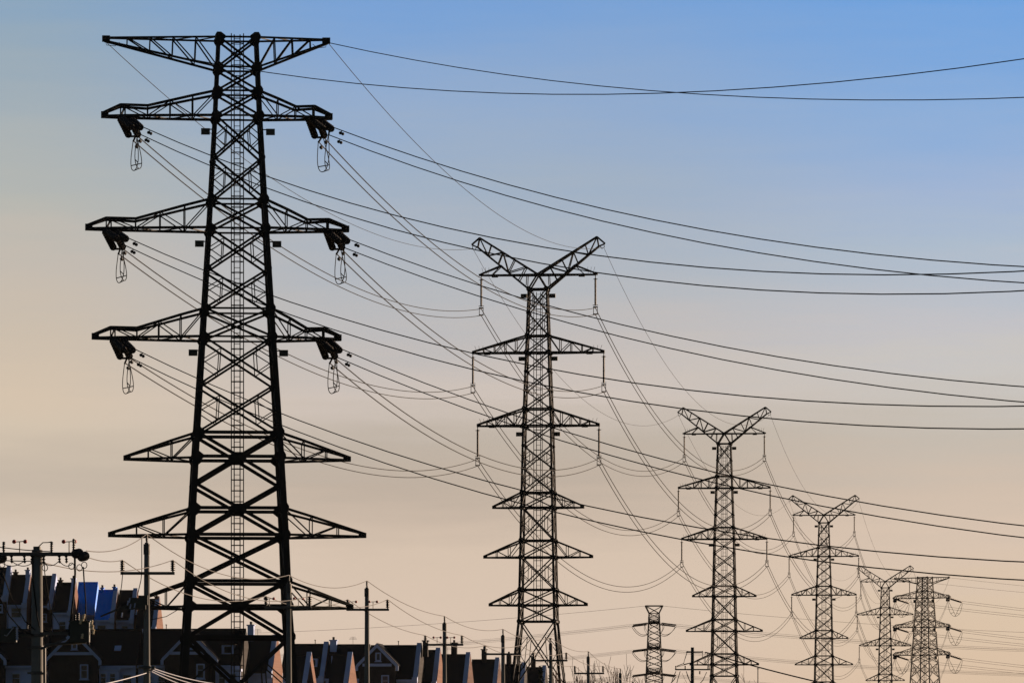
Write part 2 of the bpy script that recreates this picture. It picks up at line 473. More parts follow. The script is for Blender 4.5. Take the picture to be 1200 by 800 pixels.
LINE_ATT = {'top': (4.8, 45.7), 'middle': (5.5, 39.22), 'lowest': (5.1, 33.12)}   # arm tips carrying wires

LINE = [
    ('B', (2.2, 514, 0), 'second largest lattice pylon with Y-shaped head and hanging insulators, centre of the photo'),
    ('C', (25.4, 735, 0), 'third largest Y-headed lattice pylon, just right of the dark two-crossbar pole'),
    ('D', (49.3, 971, 1.3), 'slender Y-headed lattice pylon standing alone between the third largest and the far pair'),
    ('E', (73.5, 1210, -0.6), 'smallest Y-headed lattice pylon, overlapping the flat-topped pylon on the far right'),
]
LRZ = -R(5.9)
FR = {}
proto = None
for key, loc, lab in LINE:
    if proto is None:
        proto = make_line_tower(lab, loc, LRZ, 'Y-headed suspension pylons in a row'); o = proto
    else:
        o = copy_tree(proto); o.location = loc; o['label'] = lab
    FR[key] = Frame(loc, LRZ)

# ------------------------------------------------------------------ the big tension tower (A)
A_LOC, A_RZ = (-12.61, 282.0, 0.0), R(4.5)
FR['A'] = Frame(A_LOC, A_RZ)
def za(y): return EYE + (HOR - y) / (F / 282.0)
AH = prof([(0, 2.92), (7.6, 2.47), (10.67, 2.27), (13.9, 2.14), (17.56, 1.94), (22.97, 1.6), (27.9, 1.31), (33.0, 1.03), (36.76, 0.86)])
A = empty('tension_pylon', A_LOC, A_RZ, 'tallest and nearest dark steel lattice pylon with flat top beam and caged ladder', 'pylon')
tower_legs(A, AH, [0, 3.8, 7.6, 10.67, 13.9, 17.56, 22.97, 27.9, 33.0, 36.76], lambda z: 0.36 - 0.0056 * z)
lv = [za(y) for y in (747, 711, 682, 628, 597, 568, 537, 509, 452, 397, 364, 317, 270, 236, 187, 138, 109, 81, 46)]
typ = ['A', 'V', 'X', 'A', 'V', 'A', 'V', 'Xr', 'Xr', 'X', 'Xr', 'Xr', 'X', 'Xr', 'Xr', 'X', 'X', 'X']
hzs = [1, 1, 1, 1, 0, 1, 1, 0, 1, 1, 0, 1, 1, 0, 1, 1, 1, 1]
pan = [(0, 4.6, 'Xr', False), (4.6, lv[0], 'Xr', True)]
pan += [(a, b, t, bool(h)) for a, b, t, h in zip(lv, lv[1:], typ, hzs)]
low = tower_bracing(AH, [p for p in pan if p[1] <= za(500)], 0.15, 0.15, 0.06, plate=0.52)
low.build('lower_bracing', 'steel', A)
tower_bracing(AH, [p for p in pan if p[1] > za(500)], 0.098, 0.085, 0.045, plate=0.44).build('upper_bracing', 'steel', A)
ladder_mesh(7.0, 36.95, 0.56, r=0.03, step=0.25).build('ladder', 'steel', A)
ca = math.cos(A_RZ)
arms = {}
def armlen(px): return px / (F / 282.0) / ca
# top beam
for sx, px in ((-1, 155), (1, 106)):
    zt = za(46); tip = armlen(px); m = MB(); xb, xl = AH(zt), AH(za(81)); n = 5 if sx < 0 else 4
    for s in (-1, 1):
        T = [Vector((sx*(xb+(tip-xb)*u), s*(xb+(0.1-xb)*u), zt)) for u in [k/n for k in range(n+1)]]
        Lw = [Vector((sx*(xl+(tip-xl)*u), s*(xl+(0.1-xl)*u), za(81)+(zt-0.14-za(81))*u)) for u in [k/n for k in range(n+1)]]
        for a, b in zip(T, T[1:]): m.bar(a, b, 0.085)
        for a, b in zip(Lw, Lw[1:]): m.bar(a, b, 0.10)
        for k in range(1, n):
            m.bar(T[k], Lw[k], 0.055); m.bar(Lw[k-1], T[k], 0.06)
    for k in range(1, n+1):
        u = k/n; d = xb+(0.1-xb)*u; x = xb+(tip-xb)*u
        m.bar((sx*x, -d, zt), (sx*x, d, zt), 0.05)
        d0 = xb+(0.1-xb)*(k-1)/n; x0 = xb+(tip-xb)*(k-1)/n
        m.bar((sx*x0, -d0, zt), (sx*x, d, zt), 0.045)
    m.box((sx*(tip-0.08), 0, zt-0.04), (0.36, 0.34, 0.26))
    m.tube([(sx*(tip-0.05), 0, zt-0.1), (sx*(tip-0.1), 0.1, zt-0.32), (sx*(tip-0.5), 0.1, zt-0.36), (sx*(tip-0.7), 0, zt-0.2)], 0.016, 5)
    m.build('top_beam', 'steel', A)
A_ARMS = [('top', 138, 109, 157, 109.5, 0.5), ('middle', 269.5, 236, 175.5, 129, 0.47), ('lowest', 397, 364, 168, 120, 0.47)]
for lev, yl, yu, pl, pr, hump in A_ARMS:
    for sx, px, side in ((-1, pl, 'left'), (1, pr, 'right')):
        zl, zu = za(yl), za(yu); tip = armlen(px); L = tip - AH(zl)
        up = [(0.0, zu-zl), ((0.60 if sx < 0 else 0.5), hump*0.9), ((0.84 if sx < 0 else 0.76), hump), (1.0, 0.14)]
        m = truss_arm(sx, AH, zl, zu, tip, 5 if sx < 0 else 4, 0.115, 0.05, tipd=0.2, tiph=0.16, upper=up, depth=0.55)
        arms[lev, side] = m.build('crossarm', 'steel', A)
        z = zl - 0.75; x = AH(z) + 0.42
        MB().box((sx*x, -AH(z)*0.9, z), (0.40, 0.2, 0.28)).bar((sx*AH(z), -AH(z)*0.9, z+0.1), (sx*x, -AH(z)*0.9, z+0.1), 0.05).build('sensor_box', 'equip', A)
for yl, yu, pl in ((538.5, 509, 131), (628, 597, 149), (712, 682, 134)):
    for sx in (-1, 1):
        truss_arm(sx, AH, za(yl), za(yu), armlen(pl), 3, 0.108, 0.05, tipd=0.16, tiph=0.12).build('lower_crossarm', 'steel', A)

# wires ---------------------------------------------------------------
def wire_points(p, q, sag, n=36):
    p = Vector(p); q = Vector(q); out = []
    for k in range(n+1):
        t = k / n; c = p.lerp(q, t); c.z -= 4 * sag * t * (1 - t); out.append(c)
    return out
def twin_line(ptsU, ptsL, r, label, group, dampers=(), mat='wire'):
    mid = ptsU[0]
    root = empty('twin_conductor', tuple(mid), 0.0, label, 'power line', group)
    for pts in (ptsU, ptsL):
        m = MB().tube([p - mid for p in pts], r, 5)
        w = m.build('wire', mat, root)
        if dampers:
            k = MB()
            for dpos in dampers:
                acc = 0
                for a, b in zip(pts, pts[1:]):
                    l = (b-a).length
                    if acc + l > dpos:
                        c = a.lerp(b, (dpos-acc)/l) - mid; dirv = (b-a).normalized(); break
                    acc += l
                k.bar(c, c - Vector((0, 0, 0.12)), 0.04); k.ball(c - dirv*0.13 - Vector((0, 0, 0.14)), 0.075, 6); k.ball(c + dirv*0.13 - Vector((0, 0, 0.14)), 0.075, 6)
                k.bar(c - dirv*0.13 - Vector((0, 0, 0.12)), c + dirv*0.13 - Vector((0, 0, 0.12)), 0.03)
            k.build('vibration_damper', 'steel', w)
    return root
def single_line(name, pts, r, label, cat, group, mat='wire'):
    mid = pts[0]
    o = MB().tube([p - mid for p in pts], r, 5).build(name, mat)
    o.location = mid
    return tag(o, label, cat, group)

def solve3(Am, b):
    n = len(b); Mx = [list(r_) + [v] for r_, v in zip(Am, b)]
    for i in range(n):
        p = max(range(i, n), key=lambda k: abs(Mx[k][i])); Mx[i], Mx[p] = Mx[p], Mx[i]
        for k in range(n):
            if k != i:
                f = Mx[k][i] / Mx[i][i]; Mx[k] = [x - f*y for x, y in zip(Mx[k], Mx[i])]
    return [Mx[i][n] / Mx[i][i] for i in range(n)]
OUT = Vector((math.sin(R(28)), -math.cos(R(28)), 0))      # the line leaves the big pylon to the right, towards the viewer
def fit_wire(start, sights, t_end, n=44):
    """hang a parabola from start in the vertical plane along OUT, through the sighted directions (least squares)"""
    S = [[0, 0], [0, 0]]; B = [0, 0]
    for x, y in sights:
        k = (x - 600) / F
        t = (k * start.y - start.x) / (OUT.x - k * OUT.y)
        Y = start.y + OUT.y * t
        z = EYE + (HOR - y) * Y / F - start.z
        for i, a in enumerate((t, t*t)):
            B[i] += a*z
            for j, b in enumerate((t, t*t)): S[i][j] += a*b
    c = solve3(S, B)
    return [start + OUT*t + Vector((0, 0, c[0]*t + c[1]*t*t)) for t in [t_end*k/n for k in range(n+1)]]

def tension_set(fr, arm, hangp, ends, loop_drop, nd=8, dr=0.175, rodw=0.05, loop_r=0.02):
    """double insulator strings from the arm to each wire pair, in the tower's frame; jumper loops between them"""
    for (eu, el) in ends:
        e = (eu + el) / 2
        d = (e - hangp); d.z = 0; side = Vector((-d.y, d.x, 0)).normalized()
        m = MB()
        for s in (-0.22, 0.22):
            a = fr.inv(hangp + side*s + d.normalized()*0.15); b = fr.inv(e + side*s - (e-hangp).normalized()*0.25)
            m.discs(a, b, dr, nd, rod=rodw, n=9)
        m.bar(fr.inv(e + side*0.28 - (e-hangp).normalized()*0.2), fr.inv(e - side*0.28 - (e-hangp).normalized()*0.2), 0.09)
        m.bar(fr.inv(eu + Vector((0, 0, .05))), fr.inv(el - Vector((0, 0, .05))), 0.08)
        m.bar(fr.inv(hangp + side*0.25), fr.inv(hangp - side*0.25), 0.14)
        m.build('tension_insulator', 'insulator', arm)
    (u0, l0), (u1, l1) = ends
    m = MB()
    lps = []
    for a, b, dz, sg in ((u0, u1, loop_drop + (u0.z-l0.z)*0.6, 1.0), (l0, l1, loop_drop, -0.7)):
        pts = []
        for k in range(25):
            t = k / 24; c = a.lerp(b, t)
            side_x = -0.2 * sg * math.sin(2*math.pi*t) * (1.0 if t < 0.5 else 0.85) + 0.05 * sg * math.sin(math.pi*t)
            pts.append(fr.inv(c + Vector((side_x * loop_r / 0.02, 0, -dz * math.sin(math.pi*t) ** 0.9))))
        lps.append(pts)
        m.tube(pts, loop_r, 5)
    for k in (7, 12, 17): m.bar(lps[0][k], lps[1][k], loop_r * 2)
    m.build('jumper_loop', 'wire', arm)

SPAN_A = {  # level, side: hang point, then sighted wire ends: outgoing upper/lower, towards the second pylon upper/lower
    ('top', 'left'): ((146, 139), (163, 147), (160, 155.5), (160, 158.5), (156, 165)),
    ('top', 'right'): ((367, 140), (387, 148), (385, 158), (378.5, 160), (373, 166)),
    ('middle', 'left'): ((128, 271), (146, 277), (143.5, 286), (142, 290), (138.5, 297)),
    ('middle', 'right'): ((388, 272), (405, 279), (403, 290), (399, 290.5), (394, 297)),
    ('lowest', 'left'): ((137, 398.5), (154, 407), (151, 418), (150, 418), (146, 425)),
    ('lowest', 'right'): ((379, 399), (396, 407), (394, 418), (391, 418), (386, 425)),
}
SIGHT = {
    ('top', 'right'): ([(600, 211), (800, 268.5), (1000, 298), (1200, 310)], [(600, 227), (800, 283.6), (1200, 330.7)]),
    ('top', 'left'): ([(380, 231), (705, 299), (800, 310), (1200, 318.3)], [(380, 245.8), (562, 294.8), (800, 329.4), (1200, 341.7)]),
    ('middle', 'right'): ([(463, 300), (680, 368.5), (1200, 453)], [(432, 300), (680, 382.3), (1200, 471)]),
    ('middle', 'left'): ([(380, 369), (700, 440), (1200, 476.4)], [(380, 384.5), (700, 461.5), (1200, 503)]),
    ('lowest', 'right'): ([(614, 490), (680, 511), (1083, 600), (1200, 616)], [(578, 490), (680, 523), (1005, 600), (1200, 630)]),
    ('lowest', 'left'): ([(328.5, 486), (450, 528), (550, 558), (750, 603), (1200, 659)], [(330, 498.6), (450, 543), (550, 573), (750, 620.7), (1200, 680)]),
}
GRP = 'wires of the big pylon line'
def latt(key, lev, side):
    x, z = LINE_ATT[lev]; x = -x if side == 'left' else x
    fr = FR[key]
    return fr.w((x, 0, z - 2.68)), fr.w((x, 0, z - 3.24))
for (lev, side), (hp, ou, ol, bu, bl) in SPAN_A.items():
    H = at(*hp, 282 + (-0.6 if side == 'left' else 0.5))
    OU, OL = [at(*p, H.y - 2.2) for p in (ou, ol)]
    BU, BL = [at(*p, H.y + 2.3) for p in (bu, bl)]
    tension_set(FR['A'], arms[lev, side], H, ((OU, OL), (BU, BL)), 1.55)
    su, sl = SIGHT[lev, side]
    place = {'top': 'highest crossarm', 'middle': 'second crossarm', 'lowest': 'third crossarm'}[lev]
    twin_line(fit_wire(OU, su, 190), fit_wire(OL, sl, 190), 0.024,
              f'twin dark wires leaving {side} end of nearest pylon\'s {place} for the right edge', 'wires from the nearest pylon to the right edge', dampers=(1.2,))
    EU, EL = latt('B', lev, side)
    twin_line(wire_points(BU, EU, 2.7), wire_points(BL, EL, 2.7), 0.028,
              f'twin wires from {side} end of nearest pylon\'s {place} to the central pylon', 'wires from the nearest pylon to the central pylon', dampers=(1.3,))
NAMES = {'A': 'nearest pylon', 'B': 'central pylon', 'C': 'third largest pylon', 'D': 'slender lone pylon', 'E': 'smallest Y-headed pylon', 'F': 'far flat-topped pylon'}
for a, b in ('BC', 'CD', 'DE'):
    for lev in LINE_ATT:
        for side in ('left', 'right'):
            aU, aL = latt(a, lev, side); bU, bL = latt(b, lev, side)
            twin_line(wire_points(aU, bU, 6.2), wire_points(aL, bL, 6.2), 0.033,
                      f'twin wires from {side} {lev} insulator of {NAMES[a]} to {NAMES[b]}', f'wires between the {NAMES[a]} and the {NAMES[b]}')
def peak(key, side):
    if key == 'A':
        return FR['A'].w(((-armlen(155) if side == 'left' else armlen(106)), 0, za(46) - 0.12))
    return FR[key].w(((-5.5 if side == 'left' else 5.5), 0, 48.05))
for side in ('left', 'right'):
    sg = {'right': [(590, 88), (800, 108.5), (1010, 117.5), (1200, 114.5)], 'left': [(310, 86), (560, 107.5), (660, 111), (800, 108), (1200, 69.5)]}[side]
    single_line('earth_wire', fit_wire(peak('A', side), sg, 190), 0.02, f'single thin wire from {side} tip of nearest pylon\'s top beam across blue sky', 'earth wire', 'earth wires leaving the nearest pylon')
    for a, b, s in (('A', 'B', 2.9), ('B', 'C', 6.2), ('C', 'D', 6.2), ('D', 'E', 6.2)):
        single_line('earth_wire', wire_points(peak(a, side), peak(b, side), s), 0.017, f'single earth wire from {side} peak of {NAMES[a]} to the {NAMES[b]}', 'earth wire', 'earth wires along the pylon row')

# ------------------------------------------------------------------ far tension tower (F), seen cornerwise
F_LOC, F_RZ = (96.8, 1440.0, 0.0), -R(31)
FR['F'] = Frame(F_LOC, F_RZ)
FH = prof([(0, 4.2), (29.7, 2.55), (54.5, 1.28)])
FT = empty('tension_pylon', F_LOC, F_RZ, 'rightmost, far flat-topped lattice pylon seen cornerwise with slanting insulators', 'pylon')
tower_legs(FT, FH, [0, 10, 20, 29.7, 42, 54.5], lambda z: 0.34 - 0.002 * z)
fl = [0, 6, 12, 17.5, 22.5, 27, 31, 34.6, 36.3, 38, 40.4, 42.8, 44.6, 47, 49.6, 51.3, 52.9, 54.5]
tower_bracing(FH, [(a, b, 'Xr' if b - a > 2.2 else 'X', b in (36.3, 38, 42.8, 44.6, 49.6, 51.3, 54.5)) for a, b in zip(fl, fl[1:])], 0.14, 0.14, 0.07, plate=0.4).build('bracing', 'steel', FT)
ladder_mesh(8, 54.3, 0.8, r=0.05, step=0.5).build('ladder', 'steel', FT)
for sx, tip in ((-1, 8.0), (1, 6.4)):
    truss_arm(sx, FH, 54.4, 52.9, tip, 4, 0.16, 0.09, upper=[(0, -1.5), (1, -0.15)]).build('top_beam', 'steel', FT)
FARMS = {}
for lev, z in (('top', 49.6), ('middle', 42.8), ('lowest', 36.3)):
    for sx, tip, side in ((-1, 8.3, 'left'), (1, 6.6, 'right')):
        arm = truss_arm(sx, FH, z, z + 1.65, tip, 4, 0.15, 0.08, tipd=0.3, tiph=0.2, upper=[(0, 1.65), (0.6, 0.8), (0.85, 0.7), (1, 0.2)], depth=0.7).build('crossarm', 'steel', FT)
        H = FR['F'].w((sx * (tip - 0.5), 0, z - 0.1))
        ou = H + Vector((3.2, -1.2, -0.75)); ol = ou - Vector((0, 0, 0.5))
        inn = (FR['E'].l - FR['F'].l); inn.z = 0; inn.normalize()
        bu = H + inn * 3.2 - Vector((0, 0, 0.45)); bl = bu - Vector((0, 0, 0.5))
        tension_set(FR['F'], arm, H, ((ou, ol), (bu, bl)), 3.2, nd=10, dr=0.28, rodw=0.16, loop_r=0.045)
        MB().box((sx * (FH(z) + 0.9), -0.4, z - 0.7), (0.7, 0.3, 0.7)).build('sensor_box', 'equip', FT)
        eU, eL = latt('E', lev, side)
        twin_line(wire_points(eU, bu, 6.2), wire_points(eL, bl, 6.2), 0.03, f'twin wires from {side} {lev} insulator of smallest Y-headed pylon to far flat-topped pylon', 'wires between the smallest Y-headed pylon and the flat-topped pylon')
        q = ou + Vector((230, 60, 1.0))
        twin_line(wire_points(ou, q, 7.0), wire_points(ol, q - Vector((0, 0, .5)), 7.0), 0.03,
                  f'twin thin wires running right from the {side} {lev} arm of the far flat-topped pylon', 'wires leaving the far flat-topped pylon')
for sx, tip, side in ((-1, 8.0, 'left'), (1, 6.4, 'right')):
    p = FR['F'].w((sx * tip, 0, 54.3))
    single_line('earth_wire', wire_points(peak('E', side), p, 6.2), 0.025, f'single earth wire from {side} peak of smallest Y-headed pylon to flat-topped pylon', 'earth wire', 'earth wires along the pylon row')
    single_line('earth_wire', wire_points(p, p + Vector((230, 60, -1)), 6.0), 0.025, f'faint single earth wire running right from the {side} tip of the far flat-topped pylon', 'earth wire', 'earth wires leaving the far pylon')

# ------------------------------------------------------------------ farthest tower (G), its arms seen end-on
G_LOC = ((766.5 - 600) * 1600 / F, 1600.0, 0.0)
FR['G'] = Frame(G_LOC, R(90))
def zg(y): return EYE + (HOR - y) / (F / 1600.0)
GH = prof([(0, 3.6), (zg(800), 2.15), (zg(730), 1.45), (zg(718), 1.3)])
GT = empty('tension_pylon', G_LOC, R(90), 'short distant lattice pylon with flared cap and looped wires on both sides', 'pylon')
gz = [0, 8, 15, 21, 26, 30, zg(800), zg(788), zg(774), zg(759), zg(745), zg(730), zg(718)]
gz2 = sorted(set(gz + [(a + b) / 2 for a, b in zip(gz, gz[1:])]))
tower_legs(GT, GH, gz[::2], lambda z: 0.3)
tower_bracing(GH, [(a, b, 'Xr', b in (zg(788), zg(759), zg(730), zg(718))) for a, b in zip(gz2, gz2[1:])], 0.13, 0.14, 0.07).build('bracing', 'steel', GT)
capm = MB()
for k in range(4):
    c0 = corner(GH, zg(718), k); c1 = Vector((c0.x * 1.72, c0.y * 1.72, zg(709.5))); c2 = corner(GH, zg(718), (k+1) % 4); c3 = Vector((c2.x * 1.72, c2.y * 1.72, zg(709.5)))
    capm.bar(c0, c1, 0.24); capm.bar(c1, c3, 0.22); capm.bar(c0, c3, 0.12); capm.bar(c2, c1, 0.12)
capm.build('top_frame', 'steel', GT)
for y_, lev in ((729.5, 'top'), (759.5, 'middle'), (788.5, 'lowest')):
    for sx, nm in ((-1, 'nearer'), (1, 'farther')):
        z = zg(y_)
        arm = truss_arm(sx, GH, z, z + 1.8, 7.0, 4, 0.22, 0.07, tipd=1.3, tiph=0.25).build('crossarm', 'steel', GT)
        H = FR['G'].w((sx * 6.2, 0, z))
        Lu, Ru = H + Vector((-5.6, 0, -0.45)), H + Vector((5.6, 0, -0.45))
        Ll, Rl = Lu - Vector((0, 0, .5)), Ru - Vector((0, 0, .5))
        mL = MB()
        for e in (Lu, Ru):
            e2 = e - Vector((0, 0, .25)); dv = (e2 - H).normalized()
            mL.discs(FR['G'].inv(H + dv*1.8), FR['G'].inv(e2), 0.24, 12, rod=0.16, n=7)
            mL.bar(FR['G'].inv(H), FR['G'].inv(H + dv*1.9), 0.1)
        mL.build('tension_insulator', 'insulator', arm)
        for e, sgn in ((Ll, -1), (Rl, 1)):
            mJ = MB()
            tgt = H + Vector((sgn * 1.6, 0, -2.8))
            mJ.tube([FR['G'].inv(e.lerp(tgt, t) + Vector((0, 0, -1.2 * math.sin(math.pi * t) ** 0.8))) for t in [k / 10 for k in range(11)]], 0.07, 5)
            mJ.tube([FR['G'].inv((H + Vector((sgn*2.2, 0, 0))).lerp(tgt, t) + Vector((sgn*0.5*math.sin(math.pi*t), 0, 0))) for t in [k / 6 for k in range(7)]], 0.06, 5)
            mJ.build('jumper_loop', 'wire', arm)
        for sgn, dr_, eu, el in ((-1, 'left', Lu, Ll), (1, 'right', Ru, Rl)):
            q = eu + Vector((sgn * 260, 160, -2.5 if sgn < 0 else 2.0))
            twin_line(wire_points(eu, q, 6.0), wire_points(el, q - Vector((0, 0, .5)), 6.0), 0.027,
                      f'faint twin wires running {dr_} from the {lev} {nm} arm of the short distant pylon', f'faint wires running {dr_} from the distant pylon')
for sgn, dr_ in ((-1, 'left'), (1, 'right')):
    p = FR['G'].w((0, -sgn * 2.2, zg(709.5)))
    single_line('earth_wire', wire_points(p, p + Vector((sgn * 260, 160, 0)), 5.5), 0.035, f'faint single wire running {dr_} from the cap of the short distant pylon', 'earth wire', 'earth wires of the distant pylon')

# ------------------------------------------------------------------ terraced houses on the hill
def house(label, x0, x1, ridge_y, d, group, front='render', roofmat='roof', end=True, chimney=None, wing=None, wallw=(), skylight=None, depth=9.0, drop=4.0, endmat='redbrick', trims=True, base_h=11.0, rz=None, dormer=None, bay=None):
    rz = -R(3.0) if d >= 898 and x1 < 200 else -R(5.5)
    if not end: endmat = 'darkbrick' if roofmat == 'roof' else endmat
    s = F / d
    zr = EYE + (HOR - ridge_y) / s
    base = zr - base_h
    # the ridge's ends are sighted; local x runs along the row to the right, y into the hill
    w = (x1 - x0) / s / math.cos(rz)
    P0 = Vector(((x0 - 600) / s, d, base))
    off = Matrix.Rotation(rz, 3, 'Z') @ Vector((0, depth / 2, 0))
    loc = P0 - Vector((off.x, off.y, 0))
    root = empty('terraced_house', loc, rz, label, 'house', group)
    he = base_h - drop; hr = base_h; yc = depth / 2
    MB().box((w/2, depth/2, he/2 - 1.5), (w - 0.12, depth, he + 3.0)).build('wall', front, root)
    gp = [(0, 0.01, -3), (0, depth-0.01, -3), (0, depth-0.01, he-0.05), (0, yc, hr-0.36), (0, 0.01, he-0.05)]
    gp2 = [(0, 0.01, -3), (0, depth-0.01, -3), (0, depth-0.01, he+0.12), (0, yc, hr+0.22), (0, 0.01, he+0.12)] if end else gp
    MB().poly([(w+0.004 if end else w-0.06, y, z) for _, y, z in gp2], (0.06, 0, 0)).build('end_wall', endmat, root)
    MB().poly([(0.0, y, z) for _, y, z in gp], (0.06, 0, 0)).build('end_wall', endmat, root)
    # roof slabs
    r = MB(); t = 0.22
    k = (hr - he) / yc
    r.poly([(0, -0.4, he - 0.4*k), (0, yc, hr), (0, yc, hr - t*1.4), (0, -0.4, he - 0.4*k - t)], (w, 0, 0))
    r.poly([(0, depth+0.4, he - 0.4*k), (0, depth+0.4, he - 0.4*k - t), (0, yc+0.001, hr - t*1.4), (0, yc+0.001, hr)], (w, 0, 0))
    def window(xc, zc, ww, hh, yf, panes=2):
        f = MB()
        for sx in (-1, 1): f.box((xc + sx*(ww/2 + 0.07), yf-0.05, zc), (0.16, 0.16, hh + 0.3))
        for sz in (-1, 1): f.box((xc, yf-0.055, zc + sz*(hh/2 + 0.08)), (ww - 0.02, 0.15, 0.16))
        if panes > 1: f.box((xc, yf-0.04, zc + 0.1*hh), (ww-0.02, 0.07, 0.06))
        pn = MB().box((xc, yf-0.005, zc), (ww, 0.05, hh)).build('window', 'glass', root)
        f.box((xc, yf-0.12, zc - hh/2 - 0.22), (ww + 0.5, 0.28, 0.1))
        f.build('window_frame', 'trim', pn)
    if roofmat == 'blueroof':
        xx = 0.35
        while xx < w:
            r.bar((xx, -0.38, he - 0.38*k + 0.03), (xx, yc - 0.05, hr - 0.05*k + 0.03), 0.05); xx += 0.45
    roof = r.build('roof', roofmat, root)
    if dormer:
        for fx, dz, dw in dormer:
            zb_ = hr - dz; yb_ = yc - dz / k; xd = w * fx; hh_ = 1.25
            dm_ = MB().box((xd, yb_ + hh_/k/2 + 0.05, zb_ + hh_/2 - 0.1), (dw, hh_/k, hh_))
            dd = dm_.build('dormer', 'render', roof)
            MB().box((xd, yb_ + hh_/k/2 - 0.05, zb_ + hh_), (dw + 0.4, hh_/k + 0.5, 0.14)).box((xd, yb_ - 0.02, zb_ + hh_*0.45), (dw*0.55, 0.06, hh_*0.6)).build('dormer_cap', 'roof', roof)
    if bay:
        for fx, bw, zt_, bh in bay:
            xb2 = w * fx
            MB().box((xb2, -0.5, he - zt_ - bh/2), (bw, 0.98, bh)).build('bay', 'render', root)
            MB().box((xb2, -0.55, he - zt_ + 0.15), (bw + 0.4, 1.2, 0.3)).build('bay_cornice', 'trim', root)
            window(xb2 - bw*0.22, he - zt_ - 0.9, bw*0.24, 1.1, -1.0); window(xb2 + bw*0.22, he - zt_ - 0.9, bw*0.24, 1.1, -1.0)
    MB().tube([(0, yc, hr+0.02), (w, yc, hr+0.02)], 0.14, 6).build('ridge_cap', roofmat, roof)
    if trims:
        MB().box((w/2, -0.46, he - 0.4*k - 0.25), (w, 0.12, 0.32)).build('gutter', 'trim', root)
    if end:
        c = MB(); h2 = 0.42
        c.poly([(w+0.03, -0.55, he - 0.55*k + 0.05), (w+0.03, yc, hr + h2), (w+0.03, yc, hr - 0.25), (w+0.03, -0.55, he - 0.55*k - 0.6)], (-0.62, 0, 0))
        c.poly([(w+0.03, depth+0.4, he - 0.4*k + 0.05), (w+0.03, depth+0.4, he - 0.4*k - 0.6), (w+0.03, yc+0.002, hr - 0.25), (w+0.03, yc+0.002, hr + h2)], (-0.62, 0, 0))
        c.box((w-0.3, -0.7, he - 0.75*k + 0.1), (0.7, 0.5, 0.8))
        c.build('parapet', 'trim', root)
    for (fx, zc, ww, hh) in wallw: window(w * fx, he - zc, ww, hh, 0.0)
    if x1 - x0 > 28 and d < 960:
        for q in range(random.randint(1, 2)):
            ax = random.uniform(0.2, 0.8) * w
            if random.random() < 0.5:
                MB().tube([(ax, yc+0.1, hr-0.1), (ax, yc+0.1, hr+0.55)], 0.06, 8).tube([(ax, yc+0.1, hr+0.55), (ax, yc+0.1, hr+0.66)], 0.12, 8).build('roof_vent', 'galv', roof)
            else:
                an = MB().tube([(ax, yc, hr-0.1), (ax, yc, hr+1.1)], 0.025, 6)
                for zz_, lw in ((1.05, 0.35), (0.9, 0.45), (0.75, 0.5)): an.tube([(ax-lw, yc, hr+zz_), (ax+lw, yc, hr+zz_)], 0.016, 5)
                an.build('aerial', 'galv', roof)
    if chimney:
        for cx, top, cw, cm in chimney:
            x = w * cx
            c = MB().box((x, yc, hr + top/2 - 0.7), (cw, 0.9, top + 1.4)).box((x, yc, hr + top + 0.06), (cw + 0.24, 1.14, 0.14))
            ch = c.build('chimney', cm, roof)
            p_ = MB()
            for dy in (-0.22, 0.22): p_.tube([(x, yc+dy, hr + top + 0.13), (x, yc+dy, hr + top + 0.5)], 0.13, 8)
            p_.build('chimney_pot', 'darkbrick', ch)
    if skylight:
        fx, dz = skylight; zz = hr - dz; yy = yc - dz / k
        a = MB(); n_ = Vector((0, -k, 1)).normalized(); al = Vector((0, 1, k)).normalized(); c = Vector((w*fx, yy, zz)) + n_*0.12
        a.poly([c + Vector((-.4, 0, 0)) - al*.45, c + Vector((.4, 0, 0)) - al*.45, c + Vector((.4, 0, 0)) + al*.45, c + Vector((-.4, 0, 0)) + al*.45], n_*0.1)
        a.build('skylight', 'render', roof)
    if wing:
        cx, hw, pk, zt = wing          # centre (m), half width, peak drop below ridge, trim drop below ridge
        yf = -1.6; zp = hr - pk; ze = zp - hw * 1.02
        wl = MB().poly([(cx-hw+.15, yf, -3), (cx+hw-.15, yf, -3), (cx+hw-.15, yf, ze+.1), (cx, yf, zp-.25), (cx-hw+.15, yf, ze+.1)], (0, 0.3, 0))
        wl.box((cx-hw+.3, yf+1.15, (ze-3)/2), (0.3, 1.7, ze+2.9)).box((cx+hw-.3, yf+1.15, (ze-3)/2), (0.3, 1.7, ze+2.9))
        wl.build('front_gable_wall', 'darkbrick', root)
        wr = MB()
        yb = lambda z: yc - (hr - z) / k           # where the wing roof meets the main slope
        for sx in (-1, 1):
            A_, B_ = Vector((cx, yf-0.25, zp)), Vector((cx + sx*(hw+.25), yf-0.25, ze-.25))
            A2, B2 = Vector((cx, max(yb(zp), 0.5), zp)), Vector((cx + sx*(hw+.25), max(yb(ze-.25), 0.0)+.2, ze-.25))
            pts = [A_, B_, B2, A2] if sx > 0 else [A_, A2, B2, B_]
            wr.poly([p + Vector((0.002*sx, 0, 0)) for p in pts], (0, 0, -0.2))
        wr.build('gable_roof', roofmat, root)
        b = MB()
        for sx in (-1, 1):
            a0 = Vector((cx, yf-0.31, zp-0.08)); b0 = Vector((cx + sx*(hw+.2), yf-0.31, ze-.28))
            b.poly([a0, b0, b0 - Vector((0, 0, .52)), a0 - Vector((0, 0, .52))], (0, 0.1, 0))
            b.box((cx + sx*(hw+.12), yf-0.33, ze-0.75), (0.36, 0.16, 0.6))
        b.build('barge_board', 'trim', root)
        MB().box((cx, yf-0.1, hr - zt), (hw*1.5, 0.22, 0.36)).build('cornice', 'trim', root)
